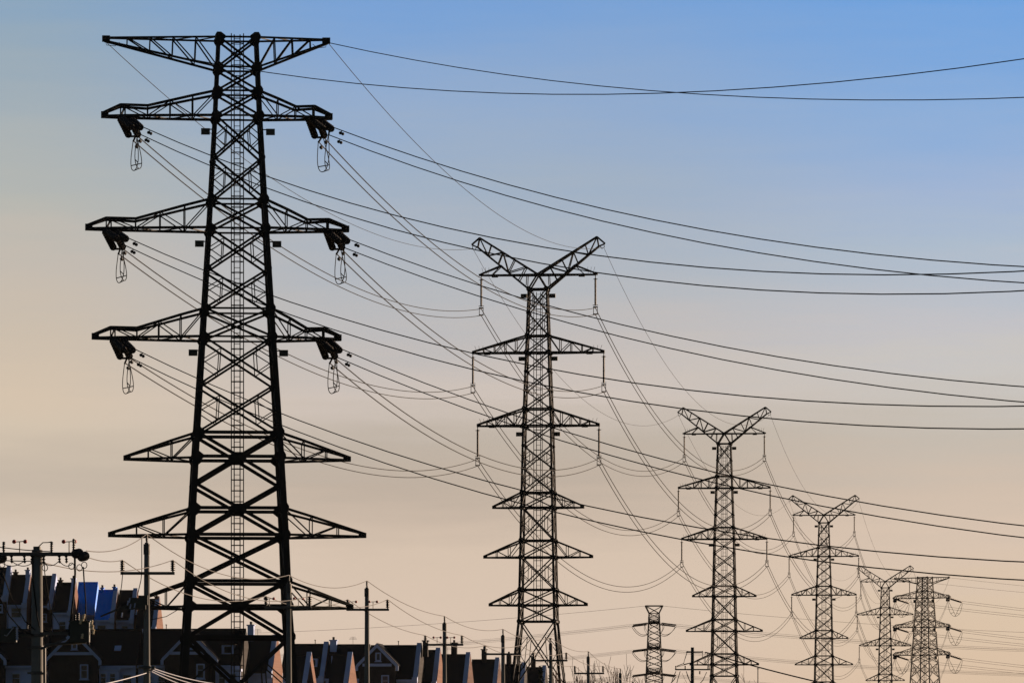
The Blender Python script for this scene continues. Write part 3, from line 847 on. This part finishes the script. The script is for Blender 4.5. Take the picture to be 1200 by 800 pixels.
        window(cx + 0.15, hr - zt + 1.05, 0.42, 0.8, yf, 1)
        window(cx + hw*0.42, hr - zt - 2.2, 0.72, 1.5, yf)
    return root

GF = 'terraced houses on the lower terrace'
def fm(px, d): return px * d / F
house('dark roofed house behind the leftmost utility pole, its front gable cut by the frame', -60, 61, 738, 750, GF, end=False,
      wing=(fm(46, 750), 3.2, 0.1, 3.0), wallw=((0.72, 2.1, 0.9, 1.3), (0.92, 2.1, 0.9, 1.3)))
house('dark roofed house with white trimmed front gable between the two leftmost utility poles', 62, 167, 738, 750, GF, end=False,
      wing=(fm(34, 750), 3.2, 0.1, 3.0), wallw=((0.9, 2.3, 1.0, 1.4),), skylight=(0.77, 2.4), bay=((0.7, 2.6, 1.1, 3.0),))
house('dark roofed house with front gable and attic window seen through the nearest pylon\'s legs', 168, 289, 737.5, 750, GF, end=False,
      wing=(fm(63.5, 750), 3.2, 0.1, 3.0), wallw=((0.1, 2.5, 0.9, 1.4), (0.24, 2.5, 0.9, 1.4)), bay=((0.88, 3.0, 1.2, 3.0),), dormer=((0.86, 3.1, 1.5),))
house('lower roofed end house with orange brick gable wall behind the nearest pylon\'s right leg', 290, 325, 747, 755, GF, end=True,
      chimney=((0.12, 1.5, 0.75, 'render'),), wallw=((0.3, 2.4, 0.7, 1.3), (0.7, 2.4, 0.7, 1.3)))
house('dark roofed house just right of the nearest pylon with a tall capped chimney', 334, 385, 755, 800, GF, end=True, chimney=((1.12, 0.5, 0.85, 'render'),), wallw=((0.4, 2.4, 0.8, 1.4),), dormer=((0.72, 3.0, 1.1),))
house('dark roofed house behind the fourth utility pole from the left', 386, 434, 755.5, 800, GF, end=False, wallw=((0.3, 2.6, 0.8, 1.4), (0.7, 2.6, 0.8, 1.4)), dormer=((0.2, 2.6, 0.9),))
house('house with a small white trimmed gable and attic window right of the fourth utility pole', 434.5, 494, 756.5, 800, GF, end=True, endmat='darkbrick', chimney=((1.08, 0.6, 0.65, 'darkbrick'),),
      wing=(fm(14, 800), 2.5, -0.25, 2.6), wallw=((0.75, 2.6, 0.8, 1.4),))
house('low annex with narrow sunlit orange gable directly right of the nearest pylon', 342, 365, 767, 776, GF, end=True, wallw=((0.5, 2.6, 0.7, 1.2),), drop=3.6)
house('low annex with sunlit orange gable just left of the fourth utility pole', 390, 413, 767, 776, GF, end=True, wallw=((0.5, 2.6, 0.7, 1.2),), drop=3.6)
house('narrow house with pale parapet just left of the fifth utility pole', 494.5, 516, 762, 805, GF, end=True, wallw=((0.5, 2.5, 0.7, 1.3),))
house('narrow house with a stout chimney just right of the fifth utility pole', 517, 551, 767, 860, GF, end=True, endmat='brownbrick', chimney=((0.45, 1.6, 0.8, 'darkbrick'),), wallw=((0.3, 2.7, 0.7, 1.3), (0.7, 2.7, 0.7, 1.3)), front='darkbrick')
house('small dark house with a broad chimney left of the sixth utility pole', 553, 585, 773, 905, GF, end=True, endmat='brownbrick', chimney=((0.45, 1.5, 0.7, 'darkbrick'),), front='darkbrick', wallw=((0.5, 2.7, 0.7, 1.3),))
house('small dark house with a chimney right of the sixth utility pole', 588, 616, 778.5, 930, GF, end=True, endmat='darkbrick', chimney=((0.3, 1.5, 0.7, 'darkbrick'),), front='darkbrick', wallw=((0.5, 2.7, 0.7, 1.3),))
house('last small dark house of the row beneath the central pylon\'s left leg', 617, 640, 782, 955, GF, end=True, endmat='darkbrick', chimney=((0.35, 1.7, 0.7, 'darkbrick'),), front='darkbrick')
GU = 'terraced houses on the upper terrace'
U = 900
house('highest hill house at the left edge with pale sloping parapet', -28, 13, 665.5, U, GU, wallw=((0.8, 2.0, 0.6, 0.9),), base_h=12, front='darkbrick', endmat='render')
house('hill house with white chimney and orange gable left of the leftmost pole', 14, 36, 674, U, GU, chimney=((0.2, 0.4, 0.6, 'darkbrick'), (0.85, 0.7, 0.6, 'render')), wallw=((0.45, 1.6, 1.4, 1.3), (0.45, 4.2, 1.2, 1.2)), base_h=12)
house('hill house directly right of the leftmost pole with dark stepped roof', 42, 66, 675, U+3, GU, wallw=((0.6, 2.2, 0.5, 0.9),), base_h=12, front='darkbrick', endmat='render')
house('hill house with orange gable beside the blue roofs', 66.5, 89, 683, U, GU, chimney=((0.2, 0.35, 0.55, 'darkbrick'), (0.88, 0.6, 0.6, 'render')), base_h=12, wallw=((0.5, 2.4, 0.9, 1.2),))
house('taller of two hill houses under bright blue sheet roofing', 92, 115, 682.5, U+6, GU, roofmat='blueroof', end=False, base_h=12, drop=4.4, endmat='blueroof')
house('lower blue roofed hill house with a dark roof window', 115.5, 138, 691.5, U, GU, roofmat='blueroof', end=True, chimney=((0.2, 0.3, 0.4, 'blueroof'), (0.83, 0.4, 0.4, 'blueroof')), base_h=12, wallw=((0.35, 1.9, 1.2, 1.3),))
house('dark roofed hill house between the blue roofs and the second pole', 140, 161, 692, U+2, GU, base_h=12, wallw=((0.5, 1.8, 0.8, 1.0),))
house('lowest hill house partly behind the second utility pole with chimney and orange gable', 163, 187, 702, U, GU, chimney=((0.86, 0.35, 0.5, 'redbrick'),), base_h=12, wallw=((0.5, 1.8, 0.8, 1.0),))

# ------------------------------------------------------------------ distribution poles
def post_insulator(x, z, h=0.42, r=0.07, y=0.0):
    m = MB().bar((x, y, z), (x, y, z+0.08), 0.06)
    m.discs((x, y, z+0.05), (x, y, z+h), r, 5, rod=r*0.6, n=8)
    return m
def spinner(root, x, z, arm=0.19, mats=('red', 'red'), ang=0.0):
    m = MB().tube([(x, 0.02, z), (x, 0.02, z+0.34)], 0.018, 6)
    m.tube([(x-arm*math.cos(ang), 0.02+arm*math.sin(ang), z+0.33), (x+arm*math.cos(ang), 0.02-arm*math.sin(ang), z+0.35)], 0.015, 6)
    b = m.build('bird_scarer', 'galv', root)
    for s, mt in zip((-1, 1), mats):
        MB().ball((x+s*arm*math.cos(ang), 0.02-s*arm*math.sin(ang), z+0.34), 0.065, 8).build('cup', mt, b, smooth=True)
def pole(label, x, top_y, d, bar_y, xl, xr, group, spin=(), top_r=0.10, base_r=0.17, ins=True):
    s = F / d
    base = (0, 0, 0); X = (x - 600) / s
    zt = EYE + (HOR - top_y) / s; zb = EYE + (HOR - bar_y) / s
    root = empty('utility_pole', (X, d, 0), 0.0, label, 'utility pole', group)
    m = MB().tube([(0, 0, -0.5), (0, 0, zt - 0.55)], [base_r, top_r], 20)
    m.build('shaft', 'concrete', root, smooth=True)
    MB().tube([(0, 0, zt-0.75), (0, 0, zt-0.70), (0, 0, zt-0.36)], [top_r+0.025]*3, 14).tube([(0, 0, zt-0.36), (0, 0, zt-0.3)], 0.075, 10).build('top_cap', 'galv', root)
    mm = post_insulator(0, zt-0.3, 0.32, 0.06); mm.build('top_insulator', 'insulator', root)
    bx0, bx1 = (xl - x) / s, (xr - x) / s
    br = MB().box(((bx0+bx1)/2, -top_r-0.05, zb), (bx1-bx0, 0.09, 0.11))
    br.bar((bx0*0.45, -top_r-0.05, zb), (0, -top_r-0.02, zb-0.5), 0.04) if False else None
    br.build('crossbar', 'galv', root)
    tops = [Vector((X, d, zt+0.02))]
    for bx in (bx0+0.07, bx1-0.07):
        post_insulator(bx, zb+0.04, 0.44, 0.095, -top_r-0.05).build('post_insulator', 'insulator', root)
        tops.append(Vector((X+bx, d-top_r-0.05, zb+0.5)))
    for fx in spin: spinner(root, fx, zb+0.05)
    MB().bar((top_r+0.02, -0.02, 0), (top_r*0.7+0.03, -0.02, zb), 0.02).build('earthing_strip', 'galv', root)
    return root, tops
GP = 'concrete utility poles receding to the right'
POLES = [
    ('second concrete pole from the left, carrying switchgear and two ribbed insulators on its crossbar', 172, 626, 232, 671.5, 141.5, 205, ()),
    ('concrete pole standing in front of the nearest pylon\'s right leg', 338.5, 674, 268, 711.5, 310, 365, (-0.85, 0.42)),
    ('fourth concrete pole from the left, against the sky right of the nearest pylon', 430, 680.5, 300, 714, 406, 456, (-0.72, 0.3)),
    ('fifth concrete pole from the left, in front of narrow chimneyed houses', 521, 722, 330, 755, 497, 543, (-0.4, 0.33)),
    ('sixth concrete pole, just left of the central pylon\'s foot', 589.5, 737, 355, 766, 567, 611, ()),
    ('seventh concrete pole, in front of the central pylon\'s right leg', 645.5, 747, 380, 773.5, 624, 665, ()),
    ('short looking pole among bare twigs right of the central pylon', 689.5, 763, 411, 788.5, 672.5, 708, ()),
    ('last pole tip barely rising from the bare twigs', 727, 783, 450, 806, 711, 743, ()),
]
tops = []; proots = []
for lab, x, ty, d, by, xl, xr, sp in POLES:
    rt, tp = pole(lab, x, ty, d, by, xl, xr, GP, sp)
    tops.append(tp); proots.append(rt)
ORD = ['second', 'third', 'fourth', 'fifth', 'sixth', 'seventh', 'eighth', 'ninth']
SG = [0.75, 0.45, 0.3, 0.35, 0.35, 0.3, 0.3]
for i in range(len(tops)-1):
    for j, nm in enumerate(('top', 'left', 'right')):
        single_line('distribution_wire', wire_points(tops[i][j], tops[i+1][j], SG[i], 20), 0.017,
                    f'thin sagging wire from the {nm} insulator of the {ORD[i]} pole to the {ORD[i+1]} pole', 'wire', 'distribution wires between the concrete poles', 'wire_light')

# leftmost pole with switchgear
P1d = 190.0; s1 = F / P1d
X1 = (43.5 - 600) / s1
P1 = empty('utility_pole', (X1, P1d, 0), 0.0, 'leftmost thick pole with long crossarm, red spinning cups, cables and a dark switch box', 'utility pole')
def l1(x, y): return ((x - 43.5) / s1, EYE + (HOR - y) / s1)
zt1 = l1(0, 640)[1]
MB().tube([(0, 0, -0.5), (0, 0, zt1 - 0.1)], [0.21, 0.165], 22).build('shaft', 'concrete', P1, smooth=True)
MB().tube([(0, 0, zt1-0.1), (0, 0, zt1)], 0.12, 16).build('top_cap', 'galv', P1)
xa, zc = l1(-30, 649); xb_, _ = l1(88.5, 649)
MB().box(((xa+xb_)/2, -0.2, zc), (xb_-xa, 0.1, 0.10)).box(((xa+xb_)/2, 0.2, zc), (xb_-xa, 0.1, 0.10)).bar((0, -0.2, zc), (0, 0.2, zc), 0.08).build('crossarm', 'galv', P1)
for px, mts in ((23, ('red', 'red')), (81, ('red', 'red'))):
    spinner(P1, l1(px, 0)[0], zc+0.05, 0.175, mts, 0.15)
for px in (5, 61, 87):
    post_insulator(l1(px, 0)[0], zc+0.05, 0.33 if px < 80 else 0.42, 0.055, -0.2).build('post_insulator', 'insulator', P1)
m = MB(); m.tube([(0.05, 0, zt1), (0.18, -0.05, zt1+0.12), (0.36, -0.15, zt1+0.12), (l1(61, 0)[0], -0.2, zc+0.38)], 0.016, 6)
m.build('jumper_wire', 'wire', P1)
for (px, py, sz) in ((91, 648, 0.23), (98, 651.5, 0.23), (1, 654, 0.24), (-6, 652, 0.24)):
    x_, z_ = l1(px, py)
    dm = MB()
    for dy in (-0.25, -0.13, -0.01, 0.11): dm.tube([(x_+dy*0.2, dy-0.06, z_+dy*0.1), (x_+dy*0.2+0.01, dy, z_+dy*0.1), (x_+dy*0.2+0.015, dy+0.04, z_+dy*0.1)], [sz*0.4, sz*0.66, sz*0.2], 12)
    dm.build('disc_insulator', 'insulator', P1)
for px, py in ((84, 663), (93.5, 665), (99, 662), (53, 665), (3, 661)):
    x_, z_ = l1(px, py)
    MB().tube([(x_+0.085*math.cos(t), -0.12, z_+0.10*math.sin(t)) for t in [k*2*math.pi/12 for k in range(13)]], 0.014, 6).build('cable_ring', 'wire', P1)
for pts, r_ in (([(88, 650), (88.5, 672), (87, 695), (84, 722), (82, 745)], 0.032), ([(98, 664), (99, 680), (101, 705), (101, 735)], 0.022),
                ([(38, 655), (39, 680), (44, 720), (47, 735)], 0.02), ([(0, 700), (12, 722), (26, 738), (40, 744)], 0.02), ([(4, 672), (14, 700), (30, 728), (42, 738)], 0.02),
                ([(52, 652), (53, 672), (60, 715), (74, 738)], 0.015), ([(84, 722), (81, 735), (82.5, 742), (88, 740)], 0.016)):
    MB().tube([(l1(a, b)[0], -0.16 - 0.02*k, l1(a, b)[1]) for k, (a, b) in enumerate(pts)], r_, 6).build('cable', 'wire', P1)
for px in (14, 29, 70, 78):
    x_, z_ = l1(px, 650)
    MB().discs((x_, -0.22, z_-0.02), (x_+0.02, -0.22, z_-0.26), 0.05, 3, rod=0.025, n=8).build('hanging_insulator', 'insulator', P1)
for a_, b_ in (((14, 657), (38, 660)), ((52, 659), (70, 657)), ((70, 657), (86, 660)), ((29, 657), (4, 660))):
    MB().tube(wire_points((l1(*a_)[0], -0.22, l1(*a_)[1]), (l1(*b_)[0], -0.22, l1(*b_)[1]), 0.12, 10), 0.013, 5).build('jumper_wire', 'wire', P1)
# closer look parts under the crossarm and on the shaft
for px in (38, 51.5):
    x_, z_ = l1(px, 650)
    MB().discs((x_, -0.1, z_), (x_, -0.1, l1(0, 661)[1]), 0.06, 3, rod=0.03).build('post_insulator', 'insulator', P1)
for py in (744, 758, 788):
    z_ = l1(0, py)[1]
    MB().tube([(0, 0, z_-0.05), (0, 0, z_+0.05)], 0.2, 18).box((-0.24, 0, z_), (0.12, 0.08, 0.06)).box((0.24, 0, z_), (0.12, 0.08, 0.06)).build('pole_band', 'galv', P1)
xL, zB = l1(78, 752); xR, zT = l1(106, 729)
br = MB().bar((0, -0.1, l1(0, 742)[1]), (xR, -0.1, l1(0, 742)[1]), 0.09).bar((0, -0.1, l1(0, 762)[1]), (xL, -0.1, l1(0, 748)[1]), 0.06)
br.build('bracket', 'galv', P1)
sw = MB().box(((xL+xR)/2+0.05, -0.1, (zB+zT)/2), (0.60, 0.42, zT-zB)).box(((xL+xR)/2+0.05, -0.1, zT+0.03), (0.66, 0.46, 0.05))
swb = sw.build('switch_box', 'equip', P1)
t_ = MB()
for px, py in ((98, 725), (95, 728), (99, 722), (108, 729), (109, 735), (110, 740), (97, 745), (107, 733)):
    x_, z_ = l1(px, py); t_.discs((x_, -0.34, z_-0.08), (x_+0.02, -0.30, z_+0.07), 0.05, 3, rod=0.03, n=7)
t_.build('terminal', 'brass', swb)
for px, py in ((88, 724), (92, 722), (104, 745)):
    x_, z_ = l1(px, py)
    post_insulator(x_, z_-0.25, 0.35, 0.05, -0.1).build('bushing', 'insulator', swb)
sw2 = MB().box((l1(8, 0)[0], -0.1, l1(0, 744)[1]), (0.62, 0.4, 0.42)).bar((l1(8, 0)[0], -0.1, l1(0, 744)[1]), (0, -0.1, l1(0, 744)[1]), 0.08).build('fuse_box', 'equip', P1)
post_insulator(l1(21, 0)[0], l1(0, 750)[1], 0.4, 0.045, -0.32).build('bushing', 'trim', sw2)
MB().tube([(l1(a, b)[0], -0.34, l1(a, b)[1]) for a, b in ((6, 744), (9, 745), (12, 741), (17, 735))], 0.018, 6).build('lead', 'cable_white', sw2)
MB().tube([(l1(52.5, 0)[0], -0.1, 0), (l1(52.5, 0)[0], -0.1, l1(0, 760)[1]), (l1(53.2, 0)[0], -0.1, l1(0, 756.5)[1]), (l1(56, 0)[0], -0.1, l1(0, 755)[1]), (l1(101, 0)[0], -0.1, l1(0, 752)[1])], 0.045, 10).build('conduit', 'galv', P1, smooth=True)

# second pole: switchgear platform, droppers, lower clamp
P2 = proots[0]; d2 = 232.0; s2 = F / d2
def l2(x, y): return ((x - 172) / s2, EYE + (HOR - y) / s2)
m = MB().box((l2(161, 0)[0], -0.1, l2(0, 707)[1]), (0.66, 0.36, 0.44)).box((l2(168, 0)[0], -0.12, l2(0, 703)[1]), (0.36, 0.3, 0.36))
m.bar((l2(166, 0)[0], -0.1, l2(0, 702)[1]), (l2(118, 0)[0], -0.1, l2(0, 722)[1]), 0.09, 0.06)
m.bar((0, -0.1, l2(0, 713)[1]), (l2(140, 0)[0], -0.1, l2(0, 713)[1]), 0.07)
sg2 = m.build('switchgear', 'equip', P2)
t_ = MB()
for px, py in ((150, 706), (153, 710), (157, 716), (160, 717), (152, 703), (143, 720), (158, 709)):
    x_, z_ = l2(px, py); t_.discs((x_, -0.32, z_-0.1), (x_+0.03, -0.3, z_+0.08), 0.035, 3, rod=0.022, n=7)
t_.build('terminal', 'trim', sg2)
for pts in ([(166.5, 626), (166.5, 670), (165.5, 680), (160, 703)], [(144.5, 668), (143, 685), (140, 705), (137, 716)]):
    MB().tube([(l2(a, b)[0], -0.2, l2(a, b)[1]) for a, b in pts], 0.016, 6).build('dropper_wire', 'wire', P2)
MB().tube([(l2(a, b)[0], -0.1, l2(a, b)[1]) for a, b in ((176, 726), (195, 722), (207, 715), (216, 708))], 0.015, 6).build('jumper_wire', 'wire', P2)
z_ = l2(0, 781.5)[1]
MB().tube([(0, 0, z_-0.06), (0, 0, z_+0.06)], 0.165, 18).bar((-0.3, -0.15, z_), (0.32, -0.15, z_), 0.09).bar((0.1, -0.2, z_-0.12), (0.3, -0.2, z_-0.05), 0.06).build('wire_clamp', 'galv', P2)

# wires near the two leftmost poles
GW = 'wires around the leftmost poles'
P1w = lambda x, y: at(x, y, P1d - 0.2)
single_line('distribution_wire', wire_points(P1w(101, 645), tops[0][0], 0.25, 16), 0.016, 'thin wire rising from the leftmost pole\'s disc insulators to the second pole\'s top', 'wire', GW, 'wire_light')
single_line('distribution_wire', wire_points(P1w(101, 652), tops[0][1], 0.1, 16), 0.016, 'thin wire from the leftmost pole\'s disc insulators to the second pole\'s left insulator', 'wire', GW, 'wire_light')
single_line('distribution_wire', wire_points(P1w(53, 659.5), tops[0][2], 0.35, 16), 0.016, 'thin level wire from under the leftmost crossarm to the second pole\'s right insulator', 'wire', GW, 'wire_light')
single_line('distribution_wire', wire_points(P1w(-90, 622), P1w(60, 646), 0.12, 16), 0.016, 'thin wire coming in from the left edge above the leftmost crossarm', 'wire', GW, 'wire_light')
single_line('distribution_wire', wire_points(P1w(-90, 641), P1w(38, 657), 0.12, 16), 0.016, 'thin wire coming in from the left edge below the leftmost crossarm', 'wire', GW, 'wire_light')
c2 = Vector(((178-600)/s2, d2-0.2, EYE + (HOR-782)/s2))
for k, (py, sag, nm) in enumerate(((800, 0.35, 'uppermost'), (806, 0.4, 'middle'), (811, 0.5, 'lowest'))):
    q = at(332, py, 267.6)
    single_line('service_cable', wire_points(c2 - Vector((0, 0, 0.07*k)), q, sag, 18), 0.017, f'{nm} of three pale cables running right from the second pole\'s low clamp', 'cable', 'pale cables from the second pole', 'cable_white')
single_line('service_cable', wire_points(c2 + Vector((-0.2, 0, -0.2)), at(46, 812, 189.6), 0.1, 18), 0.018, 'single pale cable descending left from the second pole\'s low clamp', 'cable', 'pale cables from the second pole', 'cable_white')

# wooden double-bar pole (811)
dh = 450.0; sh = F / dh
XH = (811.5 - 600) / sh
HP = empty('utility_pole', (XH, dh, 0), 0.0, 'dark thick pole with two crossbars and tangled leads left of the third largest pylon', 'utility pole')
def lh(x, y): return ((x - 811.5) / sh, EYE + (HOR - y) / sh)
MB().tube([(0, 0, -0.4), (0, 0, lh(0, 758)[1])], [0.2, 0.12], 16).build('shaft', 'equip', HP, smooth=True)
for x0, x1, y_ in ((804, 822, 763.5), (791, 832, 784)):
    a, z = lh(x0, y_); b, _ = lh(x1, y_)
    MB().box(((a+b)/2, -0.16, z), (b-a, 0.1, 0.1)).build('crossbar', 'galv', HP)
for x_, y_, up in ((822, 763, 0), (826, 764, 0), (805, 763, 0), (792, 784, 1), (803, 784, 1), (820, 785, -1), (831, 784, 1)):
    a, z = lh(x_, y_)
    MB().discs((a, -0.16, z-0.05), (a + (0.1 if up == 0 else 0), -0.16, z + (0.02 if up == 0 else 0.28*up)), 0.07, 3, rod=0.04, n=8).build('pin_insulator', 'insulator', HP)
for pts in ([(805, 764), (803, 770), (801, 777), (793, 780)], [(823, 764), (823, 770), (815, 775), (801, 778)], [(829, 765), (830, 774), (829, 784)], [(792, 786), (788, 795), (786, 804)], [(797, 786), (794, 796), (792, 804)],
            [(828, 787), (824, 796), (818, 803)], [(804, 786), (808, 797), (813, 803)]):
    MB().tube([(lh(a, b)[0], -0.18, lh(a, b)[1]) for a, b in pts], 0.03, 5).build('lead', 'wire', HP)
single_line('service_cable', wire_points(at(828, 764, dh-0.2), at(1230, 846, 380), 0.5, 24), 0.05, 'thick dark cable descending right from the two-crossbar pole past the slender pylon', 'cable', None)
single_line('distribution_wire', wire_points(at(792, 781, dh-0.2), at(836, 765, 470), 0.1, 10), 0.025, 'short wire slanting across the two-crossbar pole', 'wire', None)
# thin mast
X_ = (888.3-600)/(F/560); 
tag(MB().tube([(0, 0, -0.3), (0, 0, EYE + (HOR-781)/(F/560))], [0.09, 0.05], 8).bar((-0.12, 0, EYE + (HOR-783)/(F/560)), (0.12, 0, EYE + (HOR-783)/(F/560)), 0.05).build('thin_mast', 'galv', loc=(X_, 560, 0)), 'thin bare mast among the twigs just right of the third largest pylon', 'mast')

# ------------------------------------------------------------------ bare trees and shrubs at the bottom
def grow(m, p, d, L, r, lev, spread, up):
    n = 4; pts = [p]; rr = [r]
    for k in range(n):
        d = (d + Vector((random.uniform(-1, 1), random.uniform(-1, 1), random.uniform(-0.4, 0.8))) * 0.12).normalized()
        p = p + d * L / n; pts.append(p); rr.append(max(0.017, r * (1 - 0.75 * (k+1) / n)))
    m.tube(pts, rr, 5 if lev > 1 else 4)
    if lev == 0: return
    for k in range(random.randint(3, 5)):
        j = random.uniform(0.25, 1.0) * n; i = min(int(j), n-1); q = pts[i].lerp(pts[i+1], j - i)
        a = random.uniform(0, 2*math.pi)
        dd = (d * 0.55 + Vector((math.cos(a) * spread, math.sin(a) * spread, up)) * random.uniform(0.6, 1.0)).normalized()
        grow(m, q, dd, L * random.uniform(0.32, 0.52), max(0.014, r * 0.42), lev-1, spread, up)
def bare_tree(label, x, top_y, d, spread, group, stems=1):
    s = F / d; h = EYE + (HOR - top_y) / s
    root = empty('bare_tree', ((x-600)/s, d, 0), random.uniform(0, 6), label, 'tree', group)
    t = MB(); c = MB()
    for k in range(stems):
        a = random.uniform(0, 6.28); lean = Vector((math.cos(a), math.sin(a), 0)) * (0.08 if stems > 1 else 0.03)
        base = Vector((math.cos(a), math.sin(a), 0)) * (0.25 * (stems > 1))
        pts = [base + (Vector((0, 0, 1)) + lean) * h * f for f in (0, .15, .3, .4, .48)]
        t.tube(pts, [0.12, .1, .085, .07, .055], 7)
        for j in range(11):
            f = random.uniform(0.3, 0.48); q = base + (Vector((0, 0, 1)) + lean) * h * f
            a2 = random.uniform(0, 6.28)
            dv = Vector((math.cos(a2) * spread, math.sin(a2) * spread, 1.0)).normalized()
            grow(c, q, dv, (h - q.z) * random.uniform(0.4, 0.8), 0.035, 2, spread, 0.6)
    t.build('trunk', 'bark', root); c.build('crown', 'bark', root)
GT_ = 'bare trees along the bottom right of the central pylon'
TREES = [(652, 792, 500, 0.35, 1, 'low bare shrubby tree at the central pylon\'s right foot'),
         (665, 778, 470, 0.3, 2, 'upright bare tree just right of the central pylon'),
         (680, 776, 490, 0.35, 2, 'bare twiggy tree behind the short pole with the low crossbar'),
         (703, 772, 480, 0.3, 2, 'tall bare tree with spiky shoots right of the short pole'),
         (718, 775, 500, 0.3, 2, 'bare tree with long slanting shoots beside the last pole tip'),
         (741, 786, 480, 0.45, 2, 'low bare tree left of the short distant pylon'),
         (757, 790, 520, 0.5, 1, 'small bare tree at the short distant pylon\'s foot'),
         (838, 790, 600, 0.5, 1, 'low bare tree inside the third largest pylon\'s legs'),
         (873, 793, 600, 0.5, 1, 'low bare tree left of the thin mast'),
         (902, 782, 620, 0.62, 1, 'rounded bare tree right of the thin mast')]
for x, ty, d, sp, st, lab in TREES: bare_tree(lab, x, ty + 8, d, sp, GT_, st)
def evergreen(label, x, top_y, d, wpx):
    s = F / d; h = EYE + (HOR - top_y) / s; X = (x-600)/s; g0 = height(X, d)
    root = empty('evergreen_tree', (X, d, g0), 0.0, label, 'tree', 'dark evergreens at the house row\'s end')
    MB().tube([(0, 0, -0.3), (0, 0, (h-g0) * 0.8)], [0.16, 0.05], 8).build('trunk', 'bark', root)
    c = MB(); H = h - g0
    for k in range(1500):
        f = random.random(); rad = wpx / s * (1 - f) ** 0.7 * (0.35 + 0.65*random.random()) * (1 + 0.3*math.sin(f*17 + x)); a = random.uniform(0, 6.28)
        p = Vector((math.cos(a)*rad, math.sin(a)*rad, H * (0.1 + 0.9*f) + random.uniform(-.2, .2)))
        u = Vector((random.uniform(-1, 1), random.uniform(-1, 1), random.uniform(-0.2, 1))).normalized() * random.uniform(0.12, 0.3)
        v = u.cross(Vector((random.uniform(-1, 1), random.uniform(-1, 1), random.uniform(-1, 1)))).normalized() * 0.1
        i = len(c.v); c.v += [p - v, p + v, p + u + v*0.3, p + u - v*0.3]; c.f.append((i, i+1, i+2, i+3))
    c.build('crown', 'leaf', root)
evergreen('broad dark evergreen between the last house and the central pylon\'s right leg', 634, 781, 620, 14)
evergreen('smaller dark evergreen at the foot of the central pylon', 646, 786, 640, 11)

# ------------------------------------------------------------------ thin evening haze
hz = MB().box((0, 1060, 60), (1500, 2260, 124)).build('haze', 'ground')
hm = bpy.data.materials.new('haze_air'); hm.use_nodes = True
ht = hm.node_tree; ht.nodes.clear()
pv = N(ht, 'ShaderNodeVolumePrincipled'); pv.inputs['Color'].default_value = (0.9, 0.88, 0.86, 1); pv.inputs['Density'].default_value = 0.000008
ho = N(ht, 'ShaderNodeOutputMaterial'); ht.links.new(pv.outputs[0], ho.inputs['Volume'])
hz.data.materials[0] = hm
tag(hz, kind='stuff')
